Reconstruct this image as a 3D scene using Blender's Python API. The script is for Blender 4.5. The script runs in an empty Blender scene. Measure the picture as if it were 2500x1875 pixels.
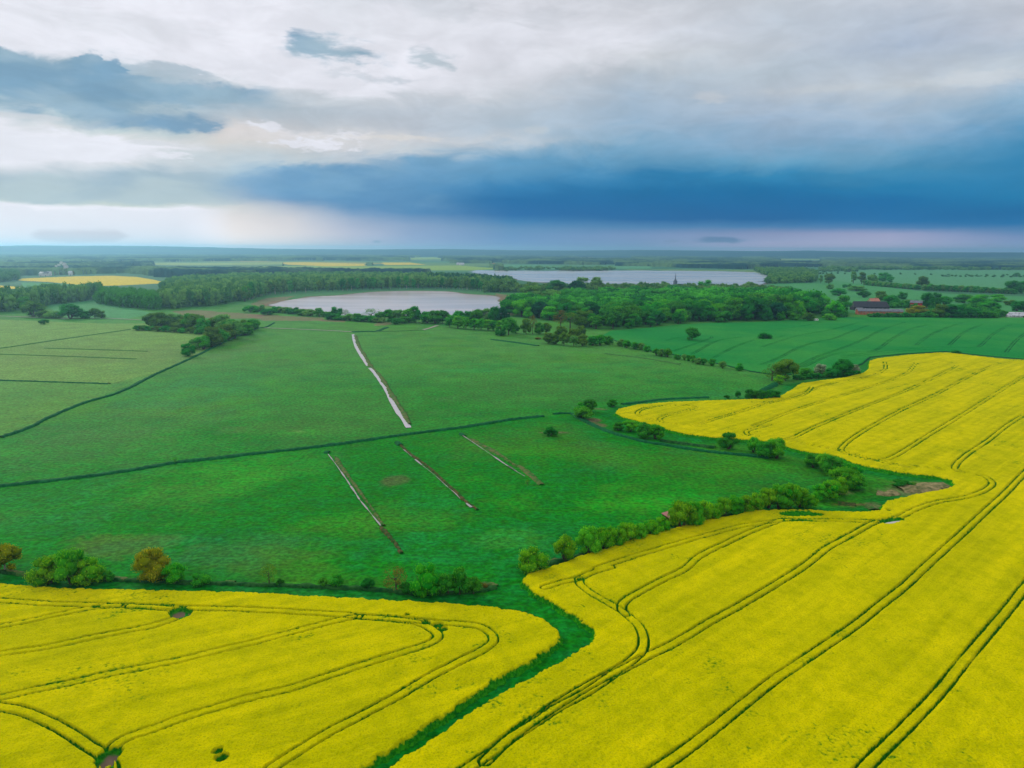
import bpy, bmesh, math, random
import numpy as np
from mathutils import Vector, Matrix
from mathutils.geometry import tessellate_polygon

SC = bpy.context.scene
COL = SC.collection
R = math.radians
rnd = random.Random(7)

# ------------------------------------------------------------------ camera
PW, PH, FPX = 2500.0, 1875.0, 1734.0
CAM_H = 75.0
PITCH = math.atan((937.5 - 610.5) / FPX)
ROLL = R(0.25)
_f = Vector((0, math.cos(PITCH), -math.sin(PITCH)))
_r0 = Vector((1, 0, 0))
_u0 = _r0.cross(_f)
_u = (_u0 * math.cos(ROLL) - _r0 * math.sin(ROLL)).normalized()
_r = (_r0 * math.cos(ROLL) + _u0 * math.sin(ROLL)).normalized()
CAM = Vector((0, 0, CAM_H))
cd = bpy.data.cameras.new('camera')
cd.sensor_width = 36.0
cd.lens = 36.0 * FPX / PW
cd.clip_start = 1.0
cd.clip_end = 60000.0
cam = bpy.data.objects.new('camera', cd)
COL.objects.link(cam)
cam.matrix_world = Matrix(((_r.x, _u.x, -_f.x, 0), (_r.y, _u.y, -_f.y, 0), (_r.z, _u.z, -_f.z, CAM_H), (0, 0, 0, 1)))
SC.camera = cam

# ------------------------------------------------------------------ render settings, exposure
SC.render.engine = 'CYCLES'
SC.view_settings.view_transform = 'Standard'
SC.view_settings.look = 'None'
SC.view_settings.exposure = 0.0
SC.view_settings.gamma = 1.0
SC.cycles.use_denoising = True
SC.cycles.max_bounces = 6
SC.cycles.diffuse_bounces = 2
SC.cycles.glossy_bounces = 2
SC.cycles.transmission_bounces = 2
SC.cycles.volume_bounces = 0
SC.cycles.caustics_reflective = False
SC.cycles.caustics_refractive = False

# ------------------------------------------------------------------ world: Nishita sky behind a deck of storm cloud
SUN_AZ, SUN_EL = R(-42), R(24)      # azimuth from +Y, towards +X
def s2l(c):
    out = []
    for v in c:
        v = v / 255.0
        out.append(v / 12.92 if v <= 0.04045 else ((v + 0.055) / 1.055) ** 2.4)
    return out

W_ = (229, 230, 239)
SKY = {  # colours of the cloud deck met along a fan of azimuths
 -200: [(0,W_),(95,W_),(112,(140,168,192)),(160,(128,164,190)),(215,(130,166,192)),(255,(180,198,205)),(285,(214,216,222)),(300,W_),(392,W_),(415,(200,206,214)),(450,(184,199,208)),(478,(178,196,203)),(490,(190,202,205)),(500,W_),(640,W_)],
 0:   [(0,W_),(104,W_),(116,(138,167,192)),(150,(124,160,187)),(210,(128,164,190)),(245,(165,190,203)),(278,(208,212,219)),(297,W_),(392,W_),(412,(202,208,216)),(450,(185,200,208)),(478,(176,194,200)),(488,(186,200,201)),(499,W_),(640,W_)],
 150: [(0,W_),(128,W_),(144,(165,186,200)),(165,(126,161,187)),(220,(126,162,188)),(268,(130,164,190)),(285,(170,192,203)),(308,(205,210,214)),(322,W_),(385,W_),(402,(208,213,221)),(440,(188,201,210)),(475,(180,197,203)),(494,(188,201,199)),(504,W_),(640,W_)],
 300: [(0,W_),(130,W_),(145,(175,191,202)),(180,(136,168,190)),(215,(134,166,189)),(238,(165,188,200)),(262,(176,195,204)),(285,(138,168,191)),(312,(125,160,187)),(324,(185,200,203)),(338,(206,210,212)),(348,W_),(375,W_),(400,(205,211,217)),(440,(186,200,209)),(480,(180,197,202)),(502,(190,202,199)),(508,W_),(640,W_)],
 450: [(0,W_),(150,W_),(170,(190,200,208)),(190,(172,190,202)),(205,(132,165,189)),(245,(138,168,190)),(270,(175,192,203)),(290,(130,163,189)),(310,(128,162,188)),(325,(186,200,204)),(345,(205,209,212)),(362,(225,226,234)),(372,(204,210,215)),(420,(183,198,207)),(470,(165,189,204)),(500,(190,202,203)),(508,W_),(600,W_),(640,W_)],
 560: [(0,W_),(185,W_),(200,(196,204,212)),(220,(145,173,194)),(250,(158,181,198)),(290,(186,196,205)),(320,(214,209,208)),(345,(210,208,206)),(380,(192,203,210)),(420,(170,192,206)),(455,(145,176,200)),(480,(160,180,199)),(500,(200,204,206)),(530,(216,212,212)),(600,(218,215,216)),(640,(218,214,214))],
 700: [(0,W_),(215,W_),(235,(196,203,211)),(255,(178,191,202)),(290,(184,194,204)),(312,(196,199,205)),(325,(220,218,222)),(345,(212,210,210)),(370,(196,203,208)),(395,(186,199,208)),(412,(132,170,198)),(440,(112,158,194)),(470,(100,150,190)),(488,(106,146,184)),(505,(165,178,195)),(530,(200,200,206)),(570,(206,203,206)),(640,(206,202,204))],
 850: [(0,(218,221,229)),(222,W_),(243,(196,203,211)),(270,(181,191,202)),(310,(190,196,204)),(335,(210,210,212)),(365,(205,207,212)),(395,(180,194,206)),(410,(112,157,191)),(440,(98,150,190)),(475,(80,137,180)),(505,(92,138,180)),(530,(140,162,190)),(570,(170,178,197)),(640,(165,174,194))],
 1000:[(0,(208,212,220)),(30,(218,220,228)),(120,W_),(215,W_),(238,(200,205,213)),(270,(184,193,204)),(310,(186,194,205)),(345,(206,208,213)),(370,(195,204,212)),(390,(120,163,195)),(420,(104,154,191)),(455,(84,143,186)),(490,(62,125,174)),(520,(82,133,178)),(550,(130,155,187)),(600,(135,158,188)),(640,(135,158,188))],
 1250:[(0,(214,216,224)),(60,(220,222,231)),(140,(218,220,229)),(190,(206,209,217)),(230,(196,202,210)),(270,(182,194,206)),(320,(176,193,208)),(345,(190,200,210)),(365,(140,174,199)),(390,(104,157,193)),(430,(84,145,186)),(455,(54,126,176)),(490,(28,108,162)),(525,(34,108,164)),(540,(66,126,174)),(560,(98,142,181)),(600,(110,146,184)),(640,(112,147,184))],
 1562:[(0,(200,204,212)),(40,(210,213,221)),(90,(218,221,230)),(130,(205,210,216)),(180,(186,196,206)),(240,(166,186,205)),(300,(156,182,205)),(350,(122,166,196)),(400,(92,149,186)),(430,(50,126,174)),(465,(22,110,160)),(535,(22,105,158)),(555,(82,130,173)),(575,(118,146,183)),(640,(136,153,187))],
 1875:[(0,(196,203,212)),(60,(190,200,212)),(120,(192,200,210)),(170,(180,193,205)),(225,(184,195,207)),(280,(162,183,205)),(340,(140,172,200)),(400,(100,158,192)),(430,(52,132,177)),(465,(22,110,160)),(535,(20,105,157)),(552,(75,125,170)),(570,(130,146,180)),(585,(140,155,186)),(605,(162,164,193)),(640,(162,164,193))],
 2187:[(0,(190,198,210)),(60,(178,190,206)),(110,(170,185,205)),(160,(182,193,206)),(212,(191,200,208)),(260,(166,186,205)),(320,(146,176,203)),(380,(110,162,195)),(420,(70,140,180)),(460,(45,125,172)),(490,(24,110,162)),(540,(38,113,164)),(556,(84,128,171)),(570,(150,158,189)),(600,(160,166,192)),(640,(160,166,192))],
 2500:[(0,(198,204,214)),(60,(192,198,209)),(110,(178,191,206)),(155,(187,198,208)),(200,(176,192,208)),(250,(142,176,201)),(310,(92,151,190)),(360,(66,138,181)),(420,(55,132,178)),(480,(45,125,172)),(520,(26,110,160)),(545,(45,116,166)),(562,(90,132,174)),(578,(122,146,183)),(605,(132,155,186)),(640,(132,155,186))],
 2750:[(0,(190,198,209)),(60,(186,195,208)),(155,(182,194,207)),(200,(160,184,205)),(250,(120,166,196)),(310,(75,143,184)),(420,(50,128,176)),(480,(40,121,170)),(530,(28,110,160)),(560,(80,128,172)),(600,(130,152,185)),(640,(130,152,185))],
}
_sx = sorted(SKY)
def sky_px(px, py):
    px = min(max(px, _sx[0]), _sx[-1])
    i = max(k for k in range(len(_sx)) if _sx[k] <= px)
    i = min(i, len(_sx) - 2)
    t = (px - _sx[i]) / (_sx[i + 1] - _sx[i])
    def at(col):
        L = SKY[col]
        if py <= L[0][0]: return np.array(L[0][1], float)
        for (a, ca), (b, cb) in zip(L, L[1:]):
            if py <= b:
                k = (py - a) / (b - a)
                return np.array(ca, float) * (1 - k) + np.array(cb, float) * k
        return np.array(L[-1][1], float)
    return at(_sx[i]) * (1 - t) + at(_sx[i + 1]) * t
def dir_to_px(az, el):
    d = Vector((math.sin(az) * math.cos(el), math.cos(az) * math.cos(el), math.sin(el)))
    z = d.dot(_f)
    return PW / 2 + FPX * d.dot(_r) / z, PH / 2 - FPX * d.dot(_u) / z

class NT:
    """tiny helper that writes shader nodes"""
    def __init__(s, tree): s.t = tree; tree.nodes.clear()
    def n(s, typ, **kw):
        nd = s.t.nodes.new(typ)
        for k, v in kw.items():
            if k.startswith('i_'): nd.inputs[int(k[2:])].default_value = v
            else: setattr(nd, k, v)
        return nd
    def l(s, a, b): s.t.links.new(a, b)
    def m(s, op, a, b=None, c=None, clamp=False):
        nd = s.t.nodes.new('ShaderNodeMath'); nd.operation = op; nd.use_clamp = clamp
        for i, v in enumerate((a, b, c)):
            if v is None: continue
            if isinstance(v, (int, float)): nd.inputs[i].default_value = v
            else: s.l(v, nd.inputs[i])
        return nd.outputs[0]
    def ss(s, v, a, b, lo=0.0, hi=1.0, smooth=True):
        nd = s.t.nodes.new('ShaderNodeMapRange'); nd.clamp = True
        if smooth: nd.interpolation_type = 'SMOOTHSTEP'
        s.l(v, nd.inputs[0])
        for i, x in enumerate((a, b, lo, hi)): nd.inputs[i + 1].default_value = x
        return nd.outputs[0]
    def mix(s, f, a, b, blend='MIX'):
        nd = s.t.nodes.new('ShaderNodeMix'); nd.data_type = 'RGBA'; nd.blend_type = blend
        for sock, v in ((nd.inputs[0], f), (nd.inputs[6], a), (nd.inputs[7], b)):
            if isinstance(v, (int, float)): sock.default_value = v
            elif isinstance(v, (tuple, list)): sock.default_value = tuple(v)[:3] + (1.0,)
            else: s.l(v, sock)
        return nd.outputs[2]
    def noise(s, vec, scale, detail=4.0, rough=0.55, dist=0.0, dim='3D'):
        nd = s.t.nodes.new('ShaderNodeTexNoise'); nd.noise_dimensions = dim
        if vec is not None: s.l(vec, nd.inputs['Vector'])
        nd.inputs['Scale'].default_value = scale; nd.inputs['Detail'].default_value = detail
        nd.inputs['Roughness'].default_value = rough; nd.inputs['Distortion'].default_value = dist
        return nd.outputs[0]

world = bpy.data.worlds.new('World')
SC.world = world
world.use_nodes = True
w = NT(world.node_tree)
tc = w.n('ShaderNodeTexCoord')
nrm = w.n('ShaderNodeVectorMath', operation='NORMALIZE'); w.l(tc.outputs['Generated'], nrm.inputs[0])
sep = w.n('ShaderNodeSeparateXYZ'); w.l(nrm.outputs[0], sep.inputs[0])
az = w.m('ARCTAN2', sep.outputs[0], sep.outputs[1])
el = w.m('ARCSINE', sep.outputs[2])
# cloud-shaped warping of azimuth and elevation
cv = w.n('ShaderNodeCombineXYZ'); w.l(w.m('MULTIPLY', az, 1.0), cv.inputs[0]); w.l(w.m('MULTIPLY', el, 3.2), cv.inputs[1])
n1 = w.noise(cv.outputs[0], 11.0, 8.0, 0.62, 0.5)
cv2 = w.n('ShaderNodeCombineXYZ'); w.l(w.m('ADD', az, 7.3), cv2.inputs[0]); w.l(w.m('MULTIPLY', el, 3.0), cv2.inputs[1])
n2 = w.noise(cv2.outputs[0], 12.0, 8.0, 0.62, 0.4)
amp = w.ss(el, R(0.5), R(9), 0.12, 1.0)
elw = w.m('ADD', el, w.m('MULTIPLY', w.m('MULTIPLY', w.m('SUBTRACT', n1, 0.5), amp), R(2.4)))
azw = w.m('ADD', az, w.m('MULTIPLY', w.m('MULTIPLY', w.m('SUBTRACT', n2, 0.5), amp), R(6.0)))
EL0, EL1 = R(-1.0), R(19.5)
fac = w.ss(elw, EL0, EL1, smooth=False)
cur = None; prev = None
HAZE = 1.08e-4
def clear(c, e, px):
    """the deck's own colour once the air in front of it is taken off"""
    T = max(0.55, math.exp(-HAZE * 62.0 / max(math.sin(max(e, 0.001)), 0.003))); L = s2l(c)
    H = (0.22, 0.36, 0.45) if px < 700 else (0.17, 0.28, 0.36)
    return [max(0.004, (L[i] - H[i] * (1 - T)) / T) for i in range(3)]
def _azel(px, py):
    d = _f * FPX + _r * (px - PW / 2) + _u * (PH / 2 - py)
    return math.atan2(d.x, d.y), math.asin(d.z / d.length)
for px in _sx:
    a = _azel(px, 380)[0]
    rp = w.n('ShaderNodeValToRGB'); cr = rp.color_ramp
    st = sorted((max(EL0, min(EL1, _azel(px, py)[1])), c) for py, c in SKY[px] if py < 640)
    while len(cr.elements) < len(st): cr.elements.new(0.5)
    for k, (e, c) in enumerate(st): cr.elements[k].position = (e - EL0) / (EL1 - EL0)
    for k, (e, c) in enumerate(st): cr.elements[k].color = (*clear(c, e, px), 1.0)
    w.l(fac, rp.inputs[0])
    cur = rp.outputs[0] if cur is None else w.mix(w.ss(azw, prev, a, smooth=False), cur, rp.outputs[0])
    prev = a
LA0, LA1 = _azel(-400, 380)[0], _azel(1300, 380)[0]
azl = w.ss(azw, LA0, LA1, smooth=False)
puff = w.noise(cv.outputs[0], 34.0, 7.0, 0.6, 0.3)
def curve(pts):
    rp = w.n('ShaderNodeValToRGB'); cr = rp.color_ramp
    while len(cr.elements) < len(pts): cr.elements.new(0.5)
    P = []
    for px, py in pts:
        a, e = _azel(px, py); P.append(((a - LA0) / (LA1 - LA0), (e - EL0) / (EL1 - EL0)))
    for k, (a, e) in enumerate(P): cr.elements[k].position = max(0, min(1, a))
    for k, (a, e) in enumerate(P): cr.elements[k].color = (e, e, e, 1)
    w.l(azl, rp.inputs[0]); return rp.outputs[0]
D1 = R(1) / (EL1 - EL0)          # one degree on the scale of the curves (about 30 photo pixels)
def layer(cur, top, bot, c, st, s_top, s_bot, x0, x1, fx, rag=0.5):
    e = w.m('ADD', w.m('DIVIDE', w.m('SUBTRACT', elw, EL0), EL1 - EL0), w.m('MULTIPLY', w.m('SUBTRACT', puff, 0.5), rag * D1))
    k = w.m('MULTIPLY', w.ss(w.m('SUBTRACT', curve(top), e), -0.1 * D1, s_top * D1), w.ss(w.m('SUBTRACT', e, curve(bot)), -0.1 * D1, s_bot * D1))
    fa = abs(_azel(x1 + fx, 380)[0] - _azel(x1, 380)[0]); ax0, ax1 = _azel(x0, 380)[0], _azel(x1, 380)[0]
    k = w.m('MULTIPLY', k, w.m('MULTIPLY', w.ss(azw, ax0 - fa, ax0, 0, 1), w.ss(azw, ax1, ax1 + fa, st, 0)))
    return w.mix(k, cur, c)
n5_ = w.noise(cv2.outputs[0], 8.0, 4.0, 0.5, 0.3)
dk = w.mix(w.ss(n5_, 0.38, 0.62), s2l((118, 156, 184)), s2l((150, 178, 196)))
cur = layer(cur, [(-400,60),(-200,70),(0,70),(300,90),(640,120),(900,150),(1250,190)], [(-400,120),(0,125),(200,150),(400,185),(640,222),(850,240),(1250,235)], s2l(W_), 0.9, 1.5, 0.8, -400, 1000, 150)
cur = layer(cur, [(-400,92),(-100,100),(0,104),(40,116),(75,132),(100,143),(130,139),(165,140),(190,130),(215,128),(250,136),(262,152),(290,140),(310,150),(330,176),(400,196),(480,205),(540,212),(600,216),(680,226),(760,240),(900,250)],
            [(-400,250),(0,262),(100,282),(180,296),(260,305),(300,300),(330,285),(420,272),(540,262),(640,256),(760,250),(900,255)], dk, 0.95, 0.25, 0.9, -400, 470, 260, 0.7)
cur = layer(cur, [(300,182),(330,172),(360,158),(400,147),(440,154),(480,164),(525,184),(560,200)], [(300,185),(340,192),(400,205),(480,210),(560,203)], s2l((172,188,201)), 0.85, 0.3, 0.7, 310, 530, 30, 0.6)
cur = layer(cur, [(330,310),(360,286),(400,288),(460,292),(510,297),(545,316)], [(330,312),(380,318),(460,324),(520,322),(545,318)], s2l((120,157,187)), 0.9, 0.3, 0.3, 335, 535, 30, 0.5)
cur = layer(cur, [(-400,298),(0,298),(100,313),(200,322),(300,336),(380,346),(440,362)], [(-400,400),(0,401),(60,398),(130,393),(200,406),(300,394),(380,386),(440,368)], s2l(W_), 0.97, 0.35, 0.35, -400, 330, 110, 0.7)
cur = layer(cur, [(-400,404),(0,408),(60,405),(130,399),(200,412),(300,399),(400,392),(560,398),(700,410)], [(-400,487),(0,490),(90,503),(260,499),(440,502),(560,500),(700,500)], w.mix(w.ss(n5_, 0.35, 0.65), s2l((150,175,193)), s2l((176,194,201))), 0.9, 1.0, 0.3, -400, 430, 220, 0.7)
cur = layer(cur, [(330,446),(450,432),(560,424),(640,408),(720,398),(850,396),(1000,394),(1250,380)], [(330,462),(450,474),(560,484),(700,494),(850,505),(1000,522),(1250,540)], w.mix(w.ss(n5_, 0.38, 0.62), s2l((98,148,190)), s2l((122,166,199))), 0.66, 0.9, 1.0, 760, 900, 300, 0.9)
cur = layer(cur, [(-400,490),(0,494),(60,499),(90,509),(180,504),(260,503),(330,509),(440,508),(600,512),(800,516)], [(-400,638),(1300,638)], s2l(W_), 0.97, 0.25, 0.05, -400, 400, 190, 0.4)
cur = layer(cur, [(60,575),(90,560),(180,556),(280,558),(320,575)], [(60,580),(100,592),(180,598),(280,594),(320,580)], s2l((206,204,214)), 0.9, 0.35, 0.3, 80, 290, 40, 0.3)
cur = layer(cur, [(640,124),(690,112),(715,88),(755,66),(790,70),(830,88),(870,94),(900,110),(940,130),(970,150)], [(640,128),(720,150),(800,162),(850,166),(890,156),(970,154)], dk, 0.92, 1.0, 0.7, 670, 920, 70, 1.5)
cur = layer(cur, [(760,168),(830,168),(900,178),(980,186),(1070,198)], [(760,172),(830,188),(900,202),(980,212),(1070,202)], s2l((184,194,204)), 0.95, 0.5, 0.6, 790, 1030, 60, 1.3)
cur = layer(cur, [(970,142),(1010,116),(1050,110),(1090,124),(1130,146)], [(970,146),(1020,162),(1060,176),(1100,184),(1130,152)], s2l((176,190,200)), 0.85, 0.9, 0.7, 995, 1095, 40, 1.5)
# single clouds and breaks in the deck: centre, half width, half height (photo pixels), colour, strength, raggedness
n5 = w.noise(cv.outputs[0], 26.0, 8.0, 0.62, 0.6)
n6 = w.noise(cv2.outputs[0], 46.0, 6.0, 0.6, 0.3)
for cx, cy, hw_, hh_, c, st_, rag, nz in [
        (80, 285, 110, 9, (206, 210, 216), 0.7, 1.6, n5), (380, 350, 70, 8, (208, 211, 217), 0.8, 2.0, n5),
        (650, 308, 50, 13, W_, 0.95, 3.2, n6), (770, 352, 95, 18, W_, 0.95, 3.4, n6), (860, 330, 60, 10, W_, 0.8, 3.4, n6), (960, 334, 150, 9, (222, 218, 214), 0.6, 3.2, n6), (420, 380, 60, 12, W_, 0.8, 3.0, n6),
        (1760, 586, 72, 9, (92, 124, 165), 0.9, 1.8, n5), (1640, 588, 26, 5, (120, 140, 176), 0.7, 1.8, n5), (920, 590, 14, 5, (120, 150, 180), 0.6, 1.4, n5), (1305, 316, 40, 13, (196, 204, 211), 0.6, 2.0, n5),
        (1740, 236, 60, 18, (202, 207, 214), 0.6, 2.2, n5), (2020, 215, 150, 14, (198, 205, 212), 0.55, 2.4, n5), (2400, 190, 170, 24, (202, 208, 214), 0.7, 2.4, n5), (1330, 40, 90, 36, (203, 206, 214), 0.7, 2.4, n5), (1090, 28, 110, 26, (204, 208, 216), 0.7, 2.4, n5), (960, 30, 60, 30, W_, 0.6, 2.0, n5), (1430, 120, 140, 60, W_, 0.45, 2.2, n5), (300, 60, 260, 40, (219, 221, 229), 0.5, 2.0, n5)]:
    a0_, e0_ = _azel(cx, cy); ra = abs(_azel(cx + hw_, cy)[0] - a0_); re_ = abs(_azel(cx, cy - hh_)[1] - e0_)
    q = w.m('SQRT', w.m('ADD', w.m('POWER', w.m('DIVIDE', w.m('SUBTRACT', az, a0_), ra), 2.0), w.m('POWER', w.m('DIVIDE', w.m('SUBTRACT', el, e0_), re_), 2.0)))
    k = w.ss(w.m('ADD', q, w.m('MULTIPLY', w.m('SUBTRACT', nz, 0.5), rag)), 1.15, 0.35, 0.0, st_)
    cur = w.mix(k, cur, s2l(c))
# fine structure of the deck
cv3 = w.n('ShaderNodeCombineXYZ'); w.l(az, cv3.inputs[0]); w.l(w.m('MULTIPLY', el, 2.6), cv3.inputs[1])
n3 = w.noise(cv3.outputs[0], 13.0, 10.0, 0.62, 0.5)
n4 = w.noise(cv3.outputs[0], 3.5, 3.0, 0.5, 0.5)
gain = w.m('ADD', w.m('MULTIPLY', w.ss(n3, 0.3, 0.72, -0.075, 0.075), amp), w.ss(n4, 0.3, 0.7, 0.98, 1.04))
hsv = w.n('ShaderNodeHueSaturation'); w.l(cur, hsv.inputs['Color']); w.l(gain, hsv.inputs['Value'])
cur = hsv.outputs[0]
# deck overhead and behind the viewer
over_n = w.noise(nrm.outputs[0], 3.0, 5.0, 0.55, 0.5)
over = w.mix(w.ss(over_n, 0.35, 0.7), (0.72, 0.75, 0.82), (1.02, 1.02, 1.06))
t_up = w.ss(el, R(17.0), R(30.0))
t_back = w.ss(w.m('ABSOLUTE', az), R(48), R(85))
deck = w.mix(w.m('MAXIMUM', t_up, t_back), cur, over)
bg_c = w.n('ShaderNodeBackground'); w.l(deck, bg_c.inputs[0]); bg_c.inputs[1].default_value = 1.0
sky = w.n('ShaderNodeTexSky'); sky.sky_type = 'NISHITA'; sky.sun_disc = False
sky.sun_elevation = SUN_EL; sky.sun_rotation = SUN_AZ
bg_s = w.n('ShaderNodeBackground'); w.l(sky.outputs[0], bg_s.inputs[0]); bg_s.inputs[1].default_value = 0.1
mx = w.n('ShaderNodeMixShader'); mx.inputs[0].default_value = 0.99
w.l(bg_s.outputs[0], mx.inputs[1]); w.l(bg_c.outputs[0], mx.inputs[2])
wo = w.n('ShaderNodeOutputWorld'); w.l(mx.outputs[0], wo.inputs[0])

# ------------------------------------------------------------------ sun behind thin cloud
sd = bpy.data.lights.new('sun', 'SUN'); sd.energy = 1.9; sd.angle = R(16); sd.color = (1.0, 0.95, 0.85)
sun = bpy.data.objects.new('sun', sd); COL.objects.link(sun)
sv = Vector((math.sin(SUN_AZ) * math.cos(SUN_EL), math.cos(SUN_AZ) * math.cos(SUN_EL), math.sin(SUN_EL)))
sun.rotation_euler = sv.to_track_quat('Z', 'Y').to_euler()

# ------------------------------------------------------------------ helpers
def ray(px, py):
    return _f * FPX + _r * (px - PW / 2) + _u * (PH / 2 - py)
def g(px, py, z=0.0):
    """point of the level ground (height z) that the picture shows at px, py"""
    d = ray(px, py)
    t = (z - CAM_H) / d.z
    return (d.x * t, d.y * t)
def mpp(x, y, z=0.0):
    """metres per photo pixel at a place"""
    return (Vector((x, y, z)) - CAM).dot(_f) / FPX
Z = {1: (0, 560, 640), 2: (600, 560, 640), 3: (1200, 560, 640), 4: (1860, 560, 640), 5: (0, 1000, 640), 6: (620, 1000, 640),
     7: (1240, 940, 640), 8: (1840, 900, 660), 9: (0, 1395, 640), 10: (620, 1395, 640), 11: (1240, 1395, 640), 12: (1860, 1395, 640)}
def zz(k, *pts):
    x0, y0, ww = Z[k]; s = ww / 2212.0
    return [(x0 + x * s, y0 + y * s) for x, y in pts]
def spline(pts, closed=False, n=6):
    P = [np.array(p, float) for p in pts]; N = len(P); out = []
    rng = range(N) if closed else range(N - 1)
    for i in rng:
        p1, p2 = P[i], P[(i + 1) % N]
        p0 = P[i - 1] if (closed or i > 0) else p1
        p3 = P[(i + 2) % N] if (closed or i + 2 < N) else p2
        # centripetal Catmull-Rom
        d1 = max(np.linalg.norm(p1 - p0), 1e-6) ** .5; d2 = max(np.linalg.norm(p2 - p1), 1e-6) ** .5; d3 = max(np.linalg.norm(p3 - p2), 1e-6) ** .5
        m1 = (p2 - p1) if d1 < 1e-2 else d2 * ((p1 - p0) / d1 - (p2 - p0) / (d1 + d2) + (p2 - p1) / d2)
        m2 = (p2 - p1) if d3 < 1e-2 else d2 * ((p2 - p1) / d2 - (p3 - p1) / (d2 + d3) + (p3 - p2) / d3)
        for k in range(n):
            t = k / n; t2 = t * t; t3 = t2 * t
            out.append((2*t3 - 3*t2 + 1) * p1 + (t3 - 2*t2 + t) * m1 + (-2*t3 + 3*t2) * p2 + (t3 - t2) * m2)
    if not closed: out.append(P[-1])
    return [tuple(p) for p in out]
def G(pts): return [g(*p) for p in pts]

def _hash(ix, iy, seed):
    h = (ix.astype(np.int64) * 374761393 + iy.astype(np.int64) * 668265263 + seed * 974711) & 0x7fffffff
    h = ((h ^ (h >> 13)) * 1274126177) & 0x7fffffff
    return ((h ^ (h >> 16)) & 0xffff) / 65535.0
def vnoise(x, y, seed=0):
    ix = np.floor(x); iy = np.floor(y); fx = x - ix; fy = y - iy
    fx = fx * fx * (3 - 2 * fx); fy = fy * fy * (3 - 2 * fy)
    a = _hash(ix, iy, seed); b = _hash(ix + 1, iy, seed); c = _hash(ix, iy + 1, seed); d = _hash(ix + 1, iy + 1, seed)
    return (a * (1 - fx) + b * fx) * (1 - fy) + (c * (1 - fx) + d * fx) * fy
def fbm(x, y, size, octv=4, seed=0, rough=0.5):
    s = np.zeros_like(x); amp = 1.0; tot = 0.0; f = 1.0 / size
    for o in range(octv):
        s += amp * vnoise(x * f + 17.3 * o, y * f - 9.1 * o, seed + o); tot += amp; amp *= rough; f *= 2.03
    return s / tot
def sstep(v, a, b):
    t = np.clip((v - a) / (b - a), 0, 1); return t * t * (3 - 2 * t)

def inside(x, y, poly):
    res = np.zeros(x.shape, bool); n = len(poly)
    for i in range(n):
        x1, y1 = poly[i]; x2, y2 = poly[(i + 1) % n]
        if y1 == y2: continue
        c = ((y1 > y) != (y2 > y)) & (x < (x2 - x1) * (y - y1) / (y2 - y1) + x1)
        res ^= c
    return res
def linedist(x, y, pts, reach, closed=False, d=None):
    """distance to a polyline, exact only within reach"""
    if d is None: d = np.full(x.shape, reach, float)
    segs = list(zip(pts, pts[1:])) + ([(pts[-1], pts[0])] if closed else [])
    for (x1, y1), (x2, y2) in segs:
        idx = np.nonzero((x > min(x1, x2) - reach) & (x < max(x1, x2) + reach) & (y > min(y1, y2) - reach) & (y < max(y1, y2) + reach))[0]
        if len(idx) == 0: continue
        px, py = x[idx], y[idx]; dx, dy = x2 - x1, y2 - y1; L = dx * dx + dy * dy + 1e-9
        t = np.clip(((px - x1) * dx + (py - y1) * dy) / L, 0, 1)
        dd = np.hypot(px - x1 - t * dx, py - y1 - t * dy)
        d[idx] = np.minimum(d[idx], dd)
    return d

def new_obj(name, me, mat=None, parent=None):
    o = bpy.data.objects.new(name, me); COL.objects.link(o)
    if mat is not None and me is not None: me.materials.append(mat)
    if parent is not None: o.parent = parent
    return o
def tag(o, label=None, cat=None, group=None, kind=None):
    if label: o['label'] = label
    if cat: o['category'] = cat
    if group: o['group'] = group
    if kind: o['kind'] = kind
    return o
def mesh_np(name, V, F, attrs=None, smooth=False):
    """V (n,3), F (m,k) with one k"""
    me = bpy.data.meshes.new(name)
    V = np.ascontiguousarray(V, np.float32); F = np.ascontiguousarray(F, np.int32)
    me.vertices.add(len(V)); me.vertices.foreach_set('co', V.ravel())
    k = F.shape[1]
    me.loops.add(F.size); me.loops.foreach_set('vertex_index', F.ravel())
    me.polygons.add(len(F)); me.polygons.foreach_set('loop_start', np.arange(0, F.size, k, dtype=np.int32))
    if smooth: me.polygons.foreach_set('use_smooth', np.ones(len(F), bool))
    me.update(calc_edges=True)
    for nm, a in (attrs or {}).items():
        a = np.asarray(a, np.float32)
        if a.ndim == 1:
            at = me.attributes.new(nm, 'FLOAT', 'POINT'); at.data.foreach_set('value', np.ascontiguousarray(a))
        else:
            at = me.attributes.new(nm, 'FLOAT_COLOR', 'POINT')
            at.data.foreach_set('color', np.ascontiguousarray(np.concatenate([a, np.ones((len(a), 1), np.float32)], 1)).ravel())
    return me
def fan(rs, an):
    """grid of rings and spokes round the viewer's foot point"""
    Rr, A = np.meshgrid(rs, an, indexing='ij')
    return Rr * np.sin(A), Rr * np.cos(A)
def rings(r0, r1, step):
    out = [r0]
    while out[-1] < r1: out.append(out[-1] + step(out[-1]))
    return np.array(out)
def grid_faces(nr, na, keep=None):
    i = np.arange(nr - 1)[:, None] * na + np.arange(na - 1)[None, :]
    q = np.stack([i, i + 1, i + na + 1, i + na], -1)      # seen from above: counter-clockwise
    q = q[..., ::-1]
    q = q.reshape(-1, 4)
    return q if keep is None else q[keep.ravel()]
def compact(V, F, attrs):
    used = np.zeros(len(V), bool); used[F.ravel()] = True
    m = np.cumsum(used) - 1
    return V[used], m[F], {k: a[used] for k, a in attrs.items()}

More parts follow.
